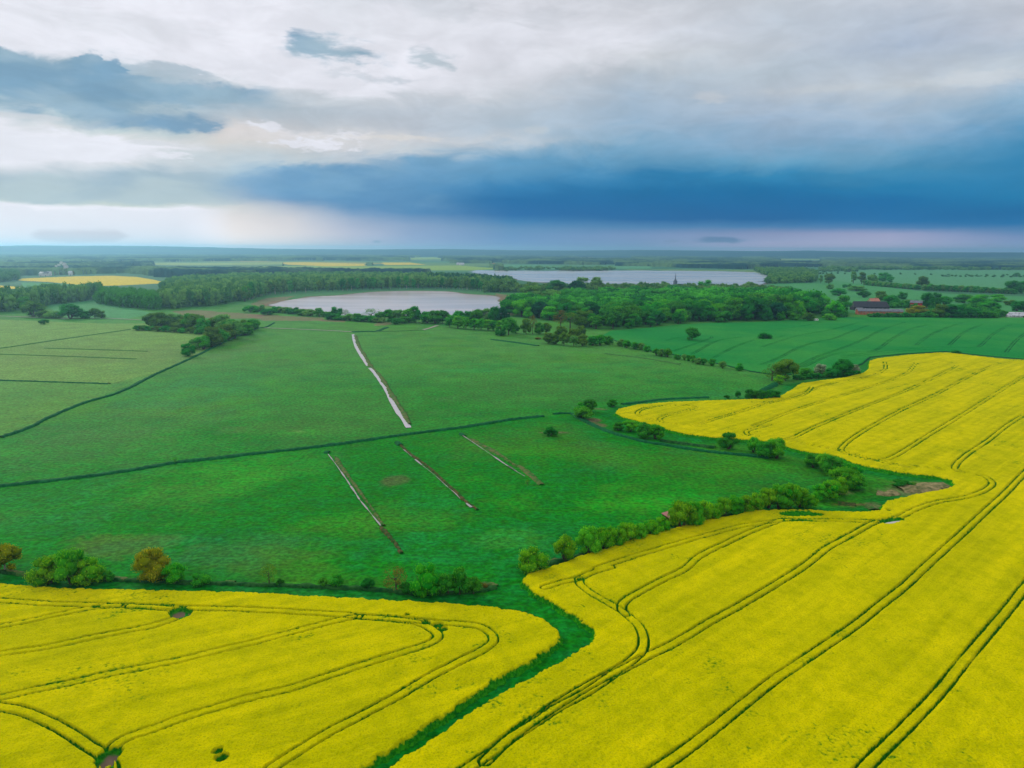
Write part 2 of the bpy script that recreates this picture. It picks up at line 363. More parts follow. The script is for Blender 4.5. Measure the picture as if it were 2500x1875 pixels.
# ------------------------------------------------------------------ materials
def mat(name):
    m = bpy.data.materials.new(name); m.use_nodes = True
    n = NT(m.node_tree)
    out = n.n('ShaderNodeOutputMaterial'); b = n.n('ShaderNodeBsdfPrincipled')
    b.inputs['Specular IOR Level'].default_value = 0.15; b.inputs['Roughness'].default_value = 0.8
    n.l(b.outputs[0], out.inputs[0])
    return m, n, b, out
def attr(n, nm, color=False):
    a = n.n('ShaderNodeAttribute'); a.attribute_name = nm
    return a.outputs['Color'] if color else a.outputs['Fac']
def geo_pos(n): return n.n('ShaderNodeNewGeometry').outputs['Position']
def bump(n, b, h, strength, dist):
    bp = n.n('ShaderNodeBump'); bp.inputs['Strength'].default_value = strength; bp.inputs['Distance'].default_value = dist
    n.l(h, bp.inputs['Height']); n.l(bp.outputs[0], b.inputs['Normal'])

def mat_ground():
    m, n, b, out = mat('meadow_grass')
    c = attr(n, 'col', True); P = geo_pos(n)
    st = n.n('ShaderNodeMapping'); st.inputs['Scale'].default_value = (0.85, 1.0, 1.0); n.l(P, st.inputs[0])
    a = n.noise(st.outputs[0], 0.85, 5, 0.65); d = n.noise(P, 0.06, 4, 0.55); e = n.noise(st.outputs[0], 0.26, 5, 0.62, 0.3)
    v = n.m('MULTIPLY', n.ss(a, 0.3, 0.72, 0.56, 1.46), n.ss(d, 0.3, 0.7, 0.9, 1.1))
    v = n.m('MULTIPLY', v, n.ss(e, 0.3, 0.7, 0.86, 1.14))
    h = n.n('ShaderNodeHueSaturation'); n.l(c, h.inputs['Color']); n.l(v, h.inputs['Value'])
    n.l(n.ss(e, 0.25, 0.75, 0.488, 0.512), h.inputs['Hue'])
    n.l(h.outputs[0], b.inputs['Base Color'])
    bump(n, b, n.m('ADD', a, n.m('MULTIPLY', e, 1.6)), 0.55, 0.5)
    b.inputs['Roughness'].default_value = 0.9; b.inputs['Specular IOR Level'].default_value = 0.05
    return m
def mat_rape(name='rape_crop', far=False, ang=0.0):
    m, n, b, out = mat(name)
    rel = attr(n, 'rel'); P = geo_pos(n); soil = attr(n, 'soil'); thin = attr(n, 'thin')
    a = n.noise(P, 1.6, 4, 0.65); c = n.noise(P, 0.045, 4, 0.6); d = n.noise(P, 0.35, 4, 0.6)
    e = n.noise(P, 3.2, 3, 0.7)
    fl = n.mix(n.ss(c, 0.32, 0.68), (0.50, 0.465, 0.0), (0.61, 0.53, 0.0))
    fl = n.mix(n.ss(d, 0.4, 0.7, 0, 0.55), fl, (0.34, 0.35, 0.0))
    fl = n.mix(n.ss(e, 0.45, 0.68, 0, 0.55), fl, (0.17, 0.24, 0.002))
    # drilled passes: faint paler and greener bands running the way the field was sown
    rt = n.n('ShaderNodeMapping'); rt.inputs['Rotation'].default_value = (0, 0, ang); n.l(P, rt.inputs[0])
    sc_ = n.n('ShaderNodeMapping'); sc_.inputs['Scale'].default_value = (0.018, 0.32, 0.3); n.l(rt.outputs[0], sc_.inputs[0])
    band = n.noise(sc_.outputs[0], 1.0, 4, 0.6)
    hb = n.n('ShaderNodeHueSaturation'); n.l(fl, hb.inputs['Color']); n.l(n.ss(band, 0.32, 0.68, 0.86, 1.1), hb.inputs['Value']); n.l(n.ss(band, 0.3, 0.7, 0.508, 0.497), hb.inputs['Hue'])
    fl = hb.outputs[0]
    stem = n.mix(n.ss(a, 0.35, 0.65), (0.006, 0.13, 0.004), (0.03, 0.25, 0.006))
    # how much blossom shows: by the height within the crop, thinner where the stand is gappy
    t = n.m('ADD', rel, n.m('MULTIPLY', n.m('SUBTRACT', a, 0.5), 1.1))
    t = n.m('ADD', t, n.m('MULTIPLY', n.m('SUBTRACT', d, 0.5), 0.45))
    t = n.m('SUBTRACT', t, n.m('MULTIPLY', thin, 0.19))
    t = n.m('ADD', t, n.m('MULTIPLY', n.m('SUBTRACT', band, 0.5), 0.3))
    col = n.mix(n.ss(t, 0.5, 0.86), stem, fl)
    col = n.mix(soil, col, (0.16, 0.115, 0.08))
    n.l(col, b.inputs['Base Color'])
    b.inputs['Roughness'].default_value = 1.0; b.inputs['Specular IOR Level'].default_value = 0.0
    if not far: bump(n, b, a, 0.7, 0.35)
    return m
def mat_wheat():
    m, n, b, out = mat('wheat_crop')
    rel = attr(n, 'rel'); P = geo_pos(n)
    c = n.noise(P, 0.012, 4, 0.55); a = n.noise(P, 0.5, 4, 0.6)
    col = n.mix(n.ss(c, 0.35, 0.66), (0.004, 0.195, 0.028), (0.028, 0.235, 0.03))
    h = n.n('ShaderNodeHueSaturation'); n.l(col, h.inputs['Color']); n.l(n.ss(a, 0.3, 0.7, 0.85, 1.15), h.inputs['Value'])
    col = n.mix(n.ss(rel, 0.25, 0.8), (0.004, 0.05, 0.02), h.outputs[0])
    n.l(col, b.inputs['Base Color']); bump(n, b, a, 0.5, 0.4)
    b.inputs['Roughness'].default_value = 0.9; b.inputs['Specular IOR Level'].default_value = 0.05
    return m
def mat_tuft(name, c1, c2, scale=0.8, lo=None):
    m, n, b, out = mat(name)
    P = geo_pos(n); a = n.noise(P, scale, 4, 0.6)
    col = n.mix(n.ss(a, 0.32, 0.68), c1, c2)
    n.l(col, b.inputs['Base Color']); bump(n, b, a, 0.6, 0.4)
    b.inputs['Roughness'].default_value = 0.9; b.inputs['Specular IOR Level'].default_value = 0.05
    return m
def mat_plain(name, c, rough=0.7, var=0.15, scale=1.5, metal=0.0):
    m, n, b, out = mat(name)
    P = n.n('ShaderNodeTexCoord').outputs['Object']; a = n.noise(P, scale, 5, 0.6)
    h = n.n('ShaderNodeHueSaturation'); h.inputs['Color'].default_value = (*c, 1); n.l(n.ss(a, 0.3, 0.7, 1 - var, 1 + var), h.inputs['Value'])
    n.l(h.outputs[0], b.inputs['Base Color']); b.inputs['Roughness'].default_value = rough; b.inputs['Metallic'].default_value = metal
    return m
def mat_water(name, c, rough, wave, scale, strength):
    m, n, b, out = mat(name)
    P = geo_pos(n); mp = n.n('ShaderNodeMapping'); mp.inputs['Scale'].default_value = (0.25, 1.0, 1.0); n.l(P, mp.inputs[0])
    a = n.noise(mp.outputs[0], scale, 4, 0.55, 0.4)
    # calm lanes and ruffled water
    lane = n.noise(mp.outputs[0], 0.011, 3, 0.5, 0.5)
    b.inputs['Base Color'].default_value = (*c, 1)
    n.l(n.ss(lane, 0.35, 0.6, rough, rough * 0.7), b.inputs['Roughness'])
    b.inputs['Specular IOR Level'].default_value = 0.8; b.inputs['IOR'].default_value = 1.45
    bump(n, b, a, strength, wave)
    return m
M = {}
M['ground'] = mat_ground()
M['rape'] = mat_rape(ang=-math.atan2(g(*zz(9, (2212, 620))[0])[1] - g(*zz(9, (0, 1120))[0])[1], g(*zz(9, (2212, 620))[0])[0] - g(*zz(9, (0, 1120))[0])[0]))
M['rape_slope'] = mat_rape('rape_crop_slope', ang=-math.atan2(g(*zz(12, (2212, 170))[0])[1] - g(*zz(12, (910, 1659))[0])[1], g(*zz(12, (2212, 170))[0])[0] - g(*zz(12, (910, 1659))[0])[0]))
M['rape_far'] = mat_rape('rape_crop_far', True)
M['wheat'] = mat_wheat()
M['ditch'] = mat_tuft('ditch_sedge', (0.003, 0.07, 0.022), (0.008, 0.13, 0.035))
M['reed'] = mat_tuft('dry_reed', (0.08, 0.10, 0.03), (0.31, 0.25, 0.12), 0.6)
M['reed_dark'] = mat_tuft('dark_reed', (0.010, 0.07, 0.010), (0.11, 0.085, 0.03), 0.8)
M['reed_green'] = mat_tuft('green_reed', (0.015, 0.13, 0.015), (0.14, 0.14, 0.05), 0.7)
M['sedge_light'] = mat_tuft('light_sedge', (0.03, 0.13, 0.025), (0.06, 0.18, 0.04))
M['verge'] = mat_tuft('rough_verge', (0.002, 0.05, 0.010), (0.025, 0.11, 0.02), 0.7)
M['margin'] = mat_tuft('mown_margin', (0.002, 0.125, 0.015), (0.006, 0.19, 0.025), 0.9)
M['lake'] = mat_water('lake_water', (0.50, 0.43, 0.43), 0.24, 0.3, 0.5, 0.015)  # pale pinkish base paints the reflected sky into the water colour
M['ditch_water'] = mat_water('ditch_water', (0.27, 0.25, 0.23), 0.3, 0.2, 0.8, 0.1)  # base colour lightened for reflected sky, less than the canal's
M['far_lake'] = mat_water('far_lake_water', (0.36, 0.37, 0.38), 0.26, 0.3, 0.5, 0.012)  # greyer base, likewise lightened to stand in for sky reflection
M['canal'] = mat_water('canal_water', (0.42, 0.39, 0.40), 0.38, 0.2, 0.8, 0.15)  # sky reflection put into the pale base colour here too
M['path'] = mat_plain('pale_track', (0.26, 0.26, 0.2), 0.9, 0.2, 0.3)

# ------------------------------------------------------------------ outlines of the fields, as ground points
A_EDGE = ([(-900, 1424), (-400, 1428)] + zz(9, (0,125), (350,155), (700,170), (1050,176), (1400,185), (1800,196)) +
          zz(10, (0,205), (700,240), (1400,280), (2000,325), (2212,355)) +
          zz(11, (200,390), (340,440), (430,510), (465,570), (450,630), (380,690), (250,780), (120,850), (0,925)) +
          zz(10, (1900,1080), (1600,1290), (1300,1480), (1040,1659)) + [(740, 1995), (450, 2300), (-900, 2300)])
B_EDGE = ([(500, 2300), (780, 1995)] + zz(10, (1170,1659), (1500,1430), (1800,1230), (2212,970)) +
          zz(11, (200,915), (500,745), (640,660), (710,590), (690,515), (580,430), (470,375), (330,280), (180,200), (110,140), (100,100), (150,50), (300,0)) +
          zz(7, (300,1580), (600,1470), (1000,1335), (1400,1225), (1700,1155), (2000,1095)) +
          zz(8, (0,1180), (250,1172), (450,1175), (600,1190), (850,1190), (1010,1180), (1040,1140), (1080,1105), (1200,1070), (1450,1020),
             (1580,1000), (1630,965), (1590,930), (1500,905), (1200,875), (1000,845), (800,795), (690,745), (430,705), (260,660)) +
          zz(7, (2130,490), (1950,480), (1700,460), (1500,435), (1300,385), (1100,325), (950,285), (890,255), (920,220), (1080,180), (1400,155), (1700,145), (2000,135)) +
          zz(4, (0,1445), (150,1415), (240,1365), (320,1310), (500,1285), (700,1260), (850,1220), (890,1185), (892,1150), (900,1120), (960,1100), (1200,1070), (1470,1050), (1560,1050),
             (1700,1065), (1900,1090), (2050,1105), (2212,1112)) + [(2800, 890), (3600, 905), (3600, 2300)])
POLY_A = G(A_EDGE)
POLY_B = G(B_EDGE)
WHEAT = G([(1489,809), (1576,802), (1663,793), (1760,789), (1840,788), (1990,779), (2100,774), (2250,776), (2500,779), (3100,783), (3300,890), (2500,878), (2400,869), (2311,859), (2207,865), (2125,873),
           (2105,890), (2060,903), (1960,912), (1900,918), (1830,907), (1780,895), (1700,876), (1600,860), (1540,845), (1500,832), (1470,820)])
LAKE = G(spline([(655,745), (672,741), (693,735), (762,725), (831,721), (875,716), (933,712), (1034,711), (1106,713), (1135,718), (1200,722), (1222,728), (1214,735), (1252,745), (1262,757), (1240,766), (1180,770), (1089,772), (960,774), (875,774), (802,766), (762,756), (700,752)], True, 3))
BIGLAKE = G(spline([(1148,662), (1300,661), (1489,660.5), (1640,661), (1760,662.5), (1840,665), (1872,672), (1882,682), (1862,694), (1780,699), (1600,701), (1480,702), (1400,698), (1320,689), (1230,678), (1170,670)], True, 9))

T_A = [zz(9, (-400,270), (0,285), (400,312), (850,325), (1100,331), (1480,346), (1700,352), (2000,360)) + zz(10, (0,366), (400,387), (800,410), (1000,430), (1300,450), (1550,475), (1800,490), (1930,520), (2010,580), (2020,630), (1960,690), (1750,800), (1500,930), (1200,1110), (900,1270), (600,1430), (300,1620), (150,1720)),
       zz(10, (900,425), (1200,452), (1400,480), (1500,530), (1555,580), (1535,620), (1450,665), (1200,745), (900,840), (600,940), (300,1040), (0,1110)) + zz(9, (1900,1180), (1600,1270), (1300,1380), (1100,1450), (980,1520), (930,1590), (900,1659), (880,1760)),
       zz(10, (880,420), (750,445), (500,510), (200,590), (0,645)) + zz(9, (1800,725), (1500,800), (1200,860), (900,920), (600,990), (300,1050), (0,1115), (-300,1180)),
       zz(9, (1000,330), (850,340), (600,385), (300,450), (0,510), (-300,560)),
       zz(9, (1100,333), (1350,350), (1480,368), (1550,400), (1480,440), (1300,500), (1000,560), (700,620), (400,685), (0,745), (-300,800)),
       zz(9, (-300,1150), (0,1190), (200,1230), (400,1310), (600,1420), (750,1520), (870,1600), (940,1690), (960,1800))]
T_B = [zz(11, (310,175), (450,130), (600,95), (700,50), (870,0)) + zz(7, (750,1590), (1000,1500), (1400,1380), (1700,1290), (2000,1215)) +
       zz(8, (0,1305), (150,1280), (250,1268), (450,1268), (700,1272), (1000,1278), (1080,1270), (1200,1240), (1330,1175), (1500,1120), (1750,1075), (1890,1020), (1950,965), (1900,912), (1780,882), (1690,866), (1643,840), (1660,800), (1750,720), (1900,620), (2050,500), (2212,395), (2500,230)),
       zz(11, (600,95), (610,140), (680,205), (800,280), (940,360), (1030,430), (1110,510), (1143,600), (1130,700), (1050,790), (900,890), (700,1000), (500,1120), (300,1250), (0,1460)) + zz(10, (2050,1550), (1890,1659), (1700,1790)),
       zz(11, (990,400), (960,350), (965,315), (1015,268), (1150,190), (1300,110), (1500,10)) + zz(7, (1600,1490), (1850,1360), (2100,1245)) + zz(8, (60,1330), (220,1268)),
       zz(8, (1040,1275), (980,1290), (800,1390), (600,1500), (410,1650)) + zz(11, (2000,300), (1700,470), (1400,650), (1150,775), (900,910), (650,1075), (420,1200), (200,1345), (0,1475)) + zz(10, (1950,1659),),
       zz(11, (1200,1760), (1350,1659), (1560,1510), (1850,1280), (2212,985)) + zz(12, (250,860), (500,690), (750,520), (1000,320), (1200,160), (1370,0)) + zz(8, (1700,1380), (1900,1190), (2050,1050), (2212,880), (2600,520)),
       zz(12, (800,1780), (910,1659), (1200,1370), (1500,1050), (1700,800), (1900,560), (2100,320), (2212,170), (2600,-300)),
       zz(8, (860,745), (760,720), (712,685), (745,640), (850,560), (1000,470), (1200,360), (1500,220), (1700,110), (1900,10)) + zz(4, (2000,1140),),
       zz(8, (800,730), (940,765), (1020,772), (1110,758), (1250,680), (1450,550), (1650,430), (1900,270), (2212,70)),
       zz(8, (250,598), (450,640), (700,690), (950,760), (1150,806), (1600,850), (1700,868)),
       zz(8, (200,593), (260,596), (330,580), (450,520), (700,410), (1000,290), (1300,170), (1640,0)) + zz(4, (1640,1160),),
       zz(8, (0,490), (300,370), (600,270), (900,180), (1250,50)) + zz(4, (1300,1140),),
       zz(8, (0,290), (200,285), (350,250), (430,215), (475,165)),
       zz(8, (0,330), (300,250), (500,180), (700,120), (950,75), (1040,40)) + zz(4, (1045,1180), (1035,1130)),
       zz(7, (1600,205), (1530,190), (1400,188), (1200,205), (1110,235), (1090,260), (1150,295), (1300,330), (1500,360), (1600,350), (1800,290), (2000,230), (2212,150)),
       zz(7, (1600,205), (1450,250), (1330,280), (1282,305), (1300,330)),
       zz(7, (2212,355), (2080,388), (2012,415), (2025,440), (2100,450))]
T_W = [zz(4, (0,1150), (150,1090), (300,1010), (450,960), (600,930), (750,870), (900,815)), zz(4, (280,1180), (450,1090), (650,1020), (850,940), (1000,860), (1200,790)),
       zz(4, (350,1170), (550,1080), (700,1045), (950,1030), (1100,930), (1250,850), (1400,810)), zz(4, (1300,985), (1400,910), (1550,840), (1700,790)),
       zz(4, (1580,985), (1700,880), (1850,810)), zz(4, (680,1080), (900,1050), (1200,1020), (1450,1002), (1800,1002), (1840,990), (1950,890), (2100,810)),
       zz(4, (2060,1045), (2150,940), (2300,830)), zz(4, (690,1090), (1000,1055), (1450,1022), (1700,1040), (2212,1088), (2600,1110)),
       zz(3, (1480,945), (1520,930), (1700,910), (1860,915), (1640,1000), (1530,1035)), zz(3, (1700,1055), (1900,950), (2100,915)), zz(3, (1880,1090), (2050,1000), (2212,940)),
       zz(4, (0,862), (300,830), (500,790)), zz(4, (0,930), (150,915), (180,905)), zz(4, (0,1000), (300,905), (600,850), (800,795))]
SOIL = [(zz(9, (930,1600))[0], 1.5), (zz(9, (905,1640))[0], 1.4), (zz(9, (1540,390))[0], 1.9), (zz(9, (1505,372))[0], 1.6), (zz(9, (1880,1625))[0], 0.9), (zz(8, (1040,1275))[0], 1.0)]
BARE = [(zz(9, (1850,1570))[0], 1.0), (zz(9, (1885,1620))[0], 1.1), (zz(8, (390,1212))[0], 3.0), (zz(8, (320,1216))[0], 2.6), (zz(8, (460,1213))[0], 2.6), (zz(10, (1450,470))[0], 1.1), (zz(10, (1560,490))[0], 1.2), (zz(10, (1590,530))[0], 1.2),
        (zz(10, (1300,408))[0], 0.8), (zz(9, (820,332))[0], 1.1), (zz(11, (600,100))[0], 0.9), (zz(8, (1100,1185))[0], 1.0), (zz(8, (1000,772))[0], 1.4), (zz(8, (1690,550))[0], 0.7)] + [(zz(8, p)[0], 1.9) for p in ((1075,1282), (1110,1275), (1150,1266), (1190,1258))] + [(zz(8, p)[0], 1.2) for p in ((330,1269), (375,1269), (420,1270), (450,1271))]

def crop(name, poly, trams, rs, da, height, rut_w, rough, mt, a0=-0.86, a1=0.88, spots=True, edge=1.0, jit=1.3, tooth=0.5):
    an = np.arange(a0, a1, da)
    xs = [p[0] for p in poly]; ys = [p[1] for p in poly]
    X, Y = fan(rs, an); sh = X.shape; X = X.ravel(); Y = Y.ravel()
    ins = inside(X, Y, poly)
    d = linedist(X, Y, poly, 3.0, True)
    sd = np.where(ins, d, -d) + (fbm(X, Y, 1.7, 3, 5) - 0.5) * jit + (fbm(X, Y, 0.5, 2, 6) - 0.5) * 0.6
    h = sstep(sd, -0.05, edge)
    near = np.nonzero(h > 0.01)[0]
    x, y = X[near], Y[near]
    rut = np.zeros(len(near)); wob = (fbm(x, y, 1.1, 3, 11) - 0.5) * 0.5; var = fbm(x, y, 9.0, 3, 23)
    for t in trams:
        pts = G(spline(t, False, 7))
        dd = linedist(x, y, pts, 2.6)
        r1 = 1 - sstep(np.abs(dd - 0.95) + wob * 0.25, rut_w * (0.2 + 0.5 * var), rut_w * (0.2 + 0.5 * var) + 0.15)
        rut = np.maximum(rut, r1 * (0.55 + 0.45 * sstep(var, 0.15, 0.4)))
    soil = np.zeros(len(near)); bare = np.zeros(len(near))
    if spots:
        for (p, rad) in SOIL:
            gx, gy = g(*p); dd = np.hypot(x - gx, (y - gy)) + wob * 1.6
            soil = np.maximum(soil, 1 - sstep(dd, rad * 0.5, rad)); bare = np.maximum(bare, 1 - sstep(dd, rad * 0.9, rad * 1.25))
        for (p, rad) in BARE:
            gx, gy = g(*p); dd = np.hypot((x - gx) * (0.5 if rad > 2.5 else 1), (y - gy)) * 1.25 + wob * 2.6
            bare = np.maximum(bare, 0.85 * (1 - sstep(dd, rad * 0.7, rad * 1.1)))
    bare = np.maximum(bare, rut * (0.6 + 0.26 * sstep(fbm(x, y, 5.0, 3, 29), 0.35, 0.65)))
    n = (vnoise(x * 2.3, y * 2.3, 31) - 0.5) * 0.6 + (fbm(x, y, 0.22, 2, 37) - 0.5) * 0.7 + (fbm(x, y, 3.0, 3, 41) - 0.5) * 0.9
    hh = height * h[near] * (1 - bare) + n * rough * (0.35 + 0.65 * (1 - bare)) * sstep(h[near], 0.02, 0.3)
    z = np.zeros(len(X)); z[near] = np.maximum(hh, 0) + 0.04
    rel = np.zeros(len(X)); rel[near] = np.clip(hh / height, 0, 1.3)
    so = np.zeros(len(X)); so[near] = soil
    th = np.zeros(len(X)); th[near] = sstep(fbm(x, y, 16.0, 4, 51) + (fbm(x, y, 2.2, 3, 57) - 0.5) * 0.5, 0.52, 0.78)
    inm = (h > 0.01).reshape(sh)
    keep = inm[:-1, :-1] | inm[1:, :-1] | inm[:-1, 1:] | inm[1:, 1:]
    F = grid_faces(sh[0], sh[1], keep)
    V, F, at = compact(np.stack([X, Y, z], 1), F, {'rel': rel, 'soil': so, 'thin': th})
    return new_obj(name, mesh_np(name, V, F, at), mt)

rs = rings(66, 215, lambda r: min(max(1.2e-5 * r * r, 0.14), 0.003 * r + 0.02))
o = crop('rape_field', POLY_A, T_A, rs, 0.00125, 1.2, 0.30, 0.21, M['rape'], a0=-0.88, a1=0.25)
tag(o, 'yellow flowering rape crop in the smaller field before the front bushes, tyre tracks looping through it', 'crop', kind='stuff')
rs = rings(66, 900, lambda r: min(max(1.2e-5 * r * r, 0.14), 0.003 * r + 0.02))
o = crop('rape_field', POLY_B, T_B, rs, 0.00125, 1.2, 0.30, 0.21, M['rape_slope'], a0=-0.45, a1=0.9)
tag(o, 'yellow flowering rape crop in the large curving field on the slope, striped by tyre tracks', 'crop', kind='stuff')
rs = rings(420, 1000, lambda r: 0.002 * r)
o = crop('wheat_field', WHEAT, T_W, rs, 0.0007, 0.75, 0.62, 0.10, M['wheat'], a0=0.05, a1=0.86, spots=False, edge=1.2)
tag(o, 'young green wheat with dark tyre tracks in the field below the farm', 'crop', kind='stuff')

# ------------------------------------------------------------------ the ground: one sheet out to the horizon
PATCH = [  # px, py, half width m, half depth m, colour, strength
    (961, 1174, 4, 5.5, (0.10, 0.10, 0.035), 0.6), (650, 1145, 26, 22, (0.03, 0.30, 0.012), 0.7), (500, 1180, 30, 22, (0.045, 0.30, 0.012), 0.55), (1544, 1232, 20, 12, (0.04, 0.32, 0.008), 0.85),
    (1235, 1318, 10, 8, (0.05, 0.28, 0.012), 0.7), (1600, 1215, 25, 12, (0.02, 0.30, 0.01), 0.6), (289, 1330, 16, 9, (0.09, 0.16, 0.02), 0.55), (620, 1360, 22, 8, (0.07, 0.19, 0.02), 0.5), (430, 1215, 24, 16, (0.06, 0.19, 0.02), 0.4),
    (720, 1045, 30, 16, (0.05, 0.17, 0.02), 0.6), (735, 1053, 8, 5, (0.25, 0.24, 0.10), 0.55), (850, 1010, 50, 60, (0.05, 0.17, 0.025), 0.45), (1300, 950, 60, 50, (0.055, 0.17, 0.03), 0.4), (1480, 1105, 26, 16, (0.05, 0.17, 0.02), 0.4),
    (1210, 905, 90, 8, (0.02, 0.27, 0.04), 0.7), (1350, 890, 80, 6, (0.02, 0.26, 0.04), 0.5), (250, 1090, 40, 30, (0.10, 0.22, 0.05), 0.35), (380, 1030, 40, 40, (0.10, 0.20, 0.05), 0.35), (1180, 1110, 18, 14, (0.05, 0.19, 0.02), 0.4),  # first two paint the highlight along a low ridge into the grass colour
    (160, 860, 160, 90, (0.12, 0.22, 0.05), 0.55), (330, 870, 80, 60, (0.13, 0.21, 0.05), 0.5), (700, 880, 120, 120, (0.035, 0.20, 0.035), 0.4), (470, 960, 50, 50, (0.03, 0.23, 0.05), 0.5), (60, 1240, 30, 22, (0.02, 0.25, 0.03), 0.4),
    (1860, 965, 30, 20, (0.03, 0.20, 0.055), 0.6), (1090, 1330, 30, 20, (0.006, 0.20, 0.035), 0.5), (560, 1330, 30, 12, (0.01, 0.18, 0.05), 0.4), (1030, 1250, 16, 22, (0.004, 0.22, 0.02), 0.5),
    (2230, 1195, 14, 9, (0.22, 0.19, 0.09), 0.9), (2290, 1188, 9, 6, (0.25, 0.21, 0.10), 0.9), (2180, 1200, 12, 6, (0.16, 0.16, 0.07), 0.7), (2070, 1232, 7, 2.5, (0.16, 0.07, 0.03), 0.8), (2060, 1202, 3, 3, (0.2, 0.15, 0.08), 0.6), (2130, 1235, 5, 4, (0.2, 0.17, 0.08), 0.6), (2110, 1232, 3, 2, (0.16, 0.07, 0.03), 0.7),
    (1465, 998, 5, 2, (0.16, 0.12, 0.07), 0.7), (1442, 1026, 5, 5, (0.15, 0.10, 0.06), 0.8), (1460, 1038, 4, 4, (0.14, 0.09, 0.05), 0.7), (1335, 1056, 4, 1.5, (0.15, 0.10, 0.06), 0.7), (1368, 1056, 4, 1.5, (0.15, 0.10, 0.06), 0.7)]
FARCOL = [  # far fields: outline in photo pixels, colour
    ([(52,680), (174,675), (269,673), (333,676), (376,683), (405,691), (347,694), (289,697), (246,698), (188,695), (116,688), (45,685)], 'rape'),
    ([(-300,700), (0,697), (52,701), (40,706), (-300,712)], 'rape'), ([(477,681), (520,678), (506,687), (480,687)], 'rape'),
    ([(684,641), (740,640), (890,644), (893,649), (800,650), (700,646)], 'rape'), ([(930,641), (1000,641), (1040,646), (940,647)], 'rape'),
    ([(376,642), (560,641), (690,641), (690,646), (500,648), (376,647)], 'light'), ([(640,650), (900,650), (1120,648), (1230,656), (1150,660), (900,659), (660,655)], 'lime'), ([(1000,629), (1060,628), (1100,633), (1000,634)], 'lime'),
    ([(1230,646), (1330,648), (1440,655), (1330,658), (1230,658)], 'field'), ([(1480,651), (1590,650), (1590,656), (1480,656)], 'field'), ([(1391,624.2), (1540,621.5), (1550,624.5), (1395,627)], 'pale'), ([(1315,625.8), (1368,625.2), (1368,627.6), (1315,628.2)], 'pale'),
    ([(1026,616.6), (1068,617.6), (1068,619.6), (1026,619.2)], 'pale'), ([(1890,630), (1960,629.5), (2015,632), (2000,634.5), (1890,632.5)], 'lime'),
    ([(2002,652.5), (2080,652), (2200,655), (2600,662), (2600,720), (2500,716), (2260,708), (2160,700), (2010,690), (1960,676)], 'field'), ([(1880,694), (1975,676), (2150,700), (2300,716), (2600,728), (2600,770), (2240,772), (2000,760), (1960,715), (1860,700)], 'field2'),
    ([(-300,706), (0,707), (110,700), (246,700), (300,706), (250,715), (0,715), (-300,718)], 'field'), ([(52,690), (116,690), (246,699), (160,704), (60,703)], 'field2'), ([(110,745), (230,733), (262,742), (330,755), (380,765), (300,780), (160,775)], 'field2')]
FC = {'rape': (0.58, 0.45, 0.006), 'light': (0.24, 0.34, 0.06), 'lime': (0.22, 0.36, 0.04), 'field': (0.075, 0.26, 0.10), 'field2': (0.055, 0.25, 0.07), 'pale': (0.42, 0.42, 0.18)}
fine = np.arange(-0.88, 0.881, 0.0026)
an = np.concatenate([np.arange(-math.pi, -0.9, 0.09), fine, np.arange(0.93, math.pi, 0.09), [math.pi]])
rs = np.concatenate([[2, 6, 12, 20, 30, 42, 54], rings(62, 16000, lambda r: min(max(2.0e-5 * r * r, 0.25), 0.006 * r))])
X, Y = fan(rs, an); sh = X.shape; X = X.ravel(); Y = Y.ravel(); RR = np.hypot(X, Y)
amp = 1 - sstep(RR, 420, 700)
Zg = ((fbm(X, Y, 2.2, 3, 71) - 0.5) * 0.34 + (fbm(X, Y, 0.7, 2, 73) - 0.5) * 0.2) * amp
big = fbm(X, Y, 55.0, 4, 81); mid = fbm(X, Y * 1.0, 17.0, 4, 83); huge = fbm(X, Y, 190.0, 3, 85)
def C(c): return np.array(c, float)[None, :]
col = np.repeat(C((0.003, 0.178, 0.004)), len(X), 0)
def over_(mask, c):
    global col
    col = col * (1 - mask[:, None]) + C(c) * mask[:, None]
upper = inside(X, Y, G(zz(5, (-1500,850), (0,650), (700,570), (1480,450)) + zz(6, (620,305), (1300,210)) + zz(7, (0,295), (545,240)) + [(1700,985), (2600,870), (2600,700), (-1500,700)]))
over_(upper * np.clip(0.45 + (mid - 0.5) * 1.2 + (big - 0.5) * 1.2, 0.15, 0.85), (0.042, 0.225, 0.028))
over_(sstep(RR, 300, 560) * 0.9, (0.066, 0.232, 0.036))
over_(sstep(big, 0.5, 0.68) * 0.42, (0.060, 0.185, 0.012))
over_(sstep(mid * 0.6 + big * 0.4, 0.55, 0.68) * 0.35, (0.035, 0.245, 0.008))
over_((1 - sstep(mid, 0.32, 0.45)) * 0.3, (0.006, 0.155, 0.022))
over_(sstep(RR, 900, 1500), (0.04, 0.15, 0.06))
ml, _ = np.zeros(len(X)), 0
light = inside(X, Y, G([(-900,1100), (0,1069), (202,985), (376,916), (550,835), (631,802), (500,790), (250,790), (0,780), (-900,780)]))
low_l = inside(X, Y, G([(-1500,1120), (0,1072), (289,962), (420,900), (269,937), (0,929), (-1500,915)]))
over_(light * np.where(low_l, 0.35, 0.8), (0.150, 0.285, 0.052))
for poly in (POLY_A, POLY_B):
    d = linedist(X, Y, poly, 9.0, True) + (mid - 0.5) * 4
    over_((1 - sstep(d, 4.0, 8.0)) * (RR < 900) * 0.85, (0.002, 0.150, 0.012))
for px, py, rx, ry, c, st in PATCH:
    gx, gy = g(px, py)
    q = np.hypot((X - gx) / rx, (Y - gy) / ry) + (mid - 0.5) * 1.5 + (fbm(X, Y, max(1.5, rx * 0.12), 3, 91) - 0.5) * 0.7
    over_((1 - sstep(q, 0.35, 1.1)) * st * (0.62 if c[1] > 0.17 else 1), c)
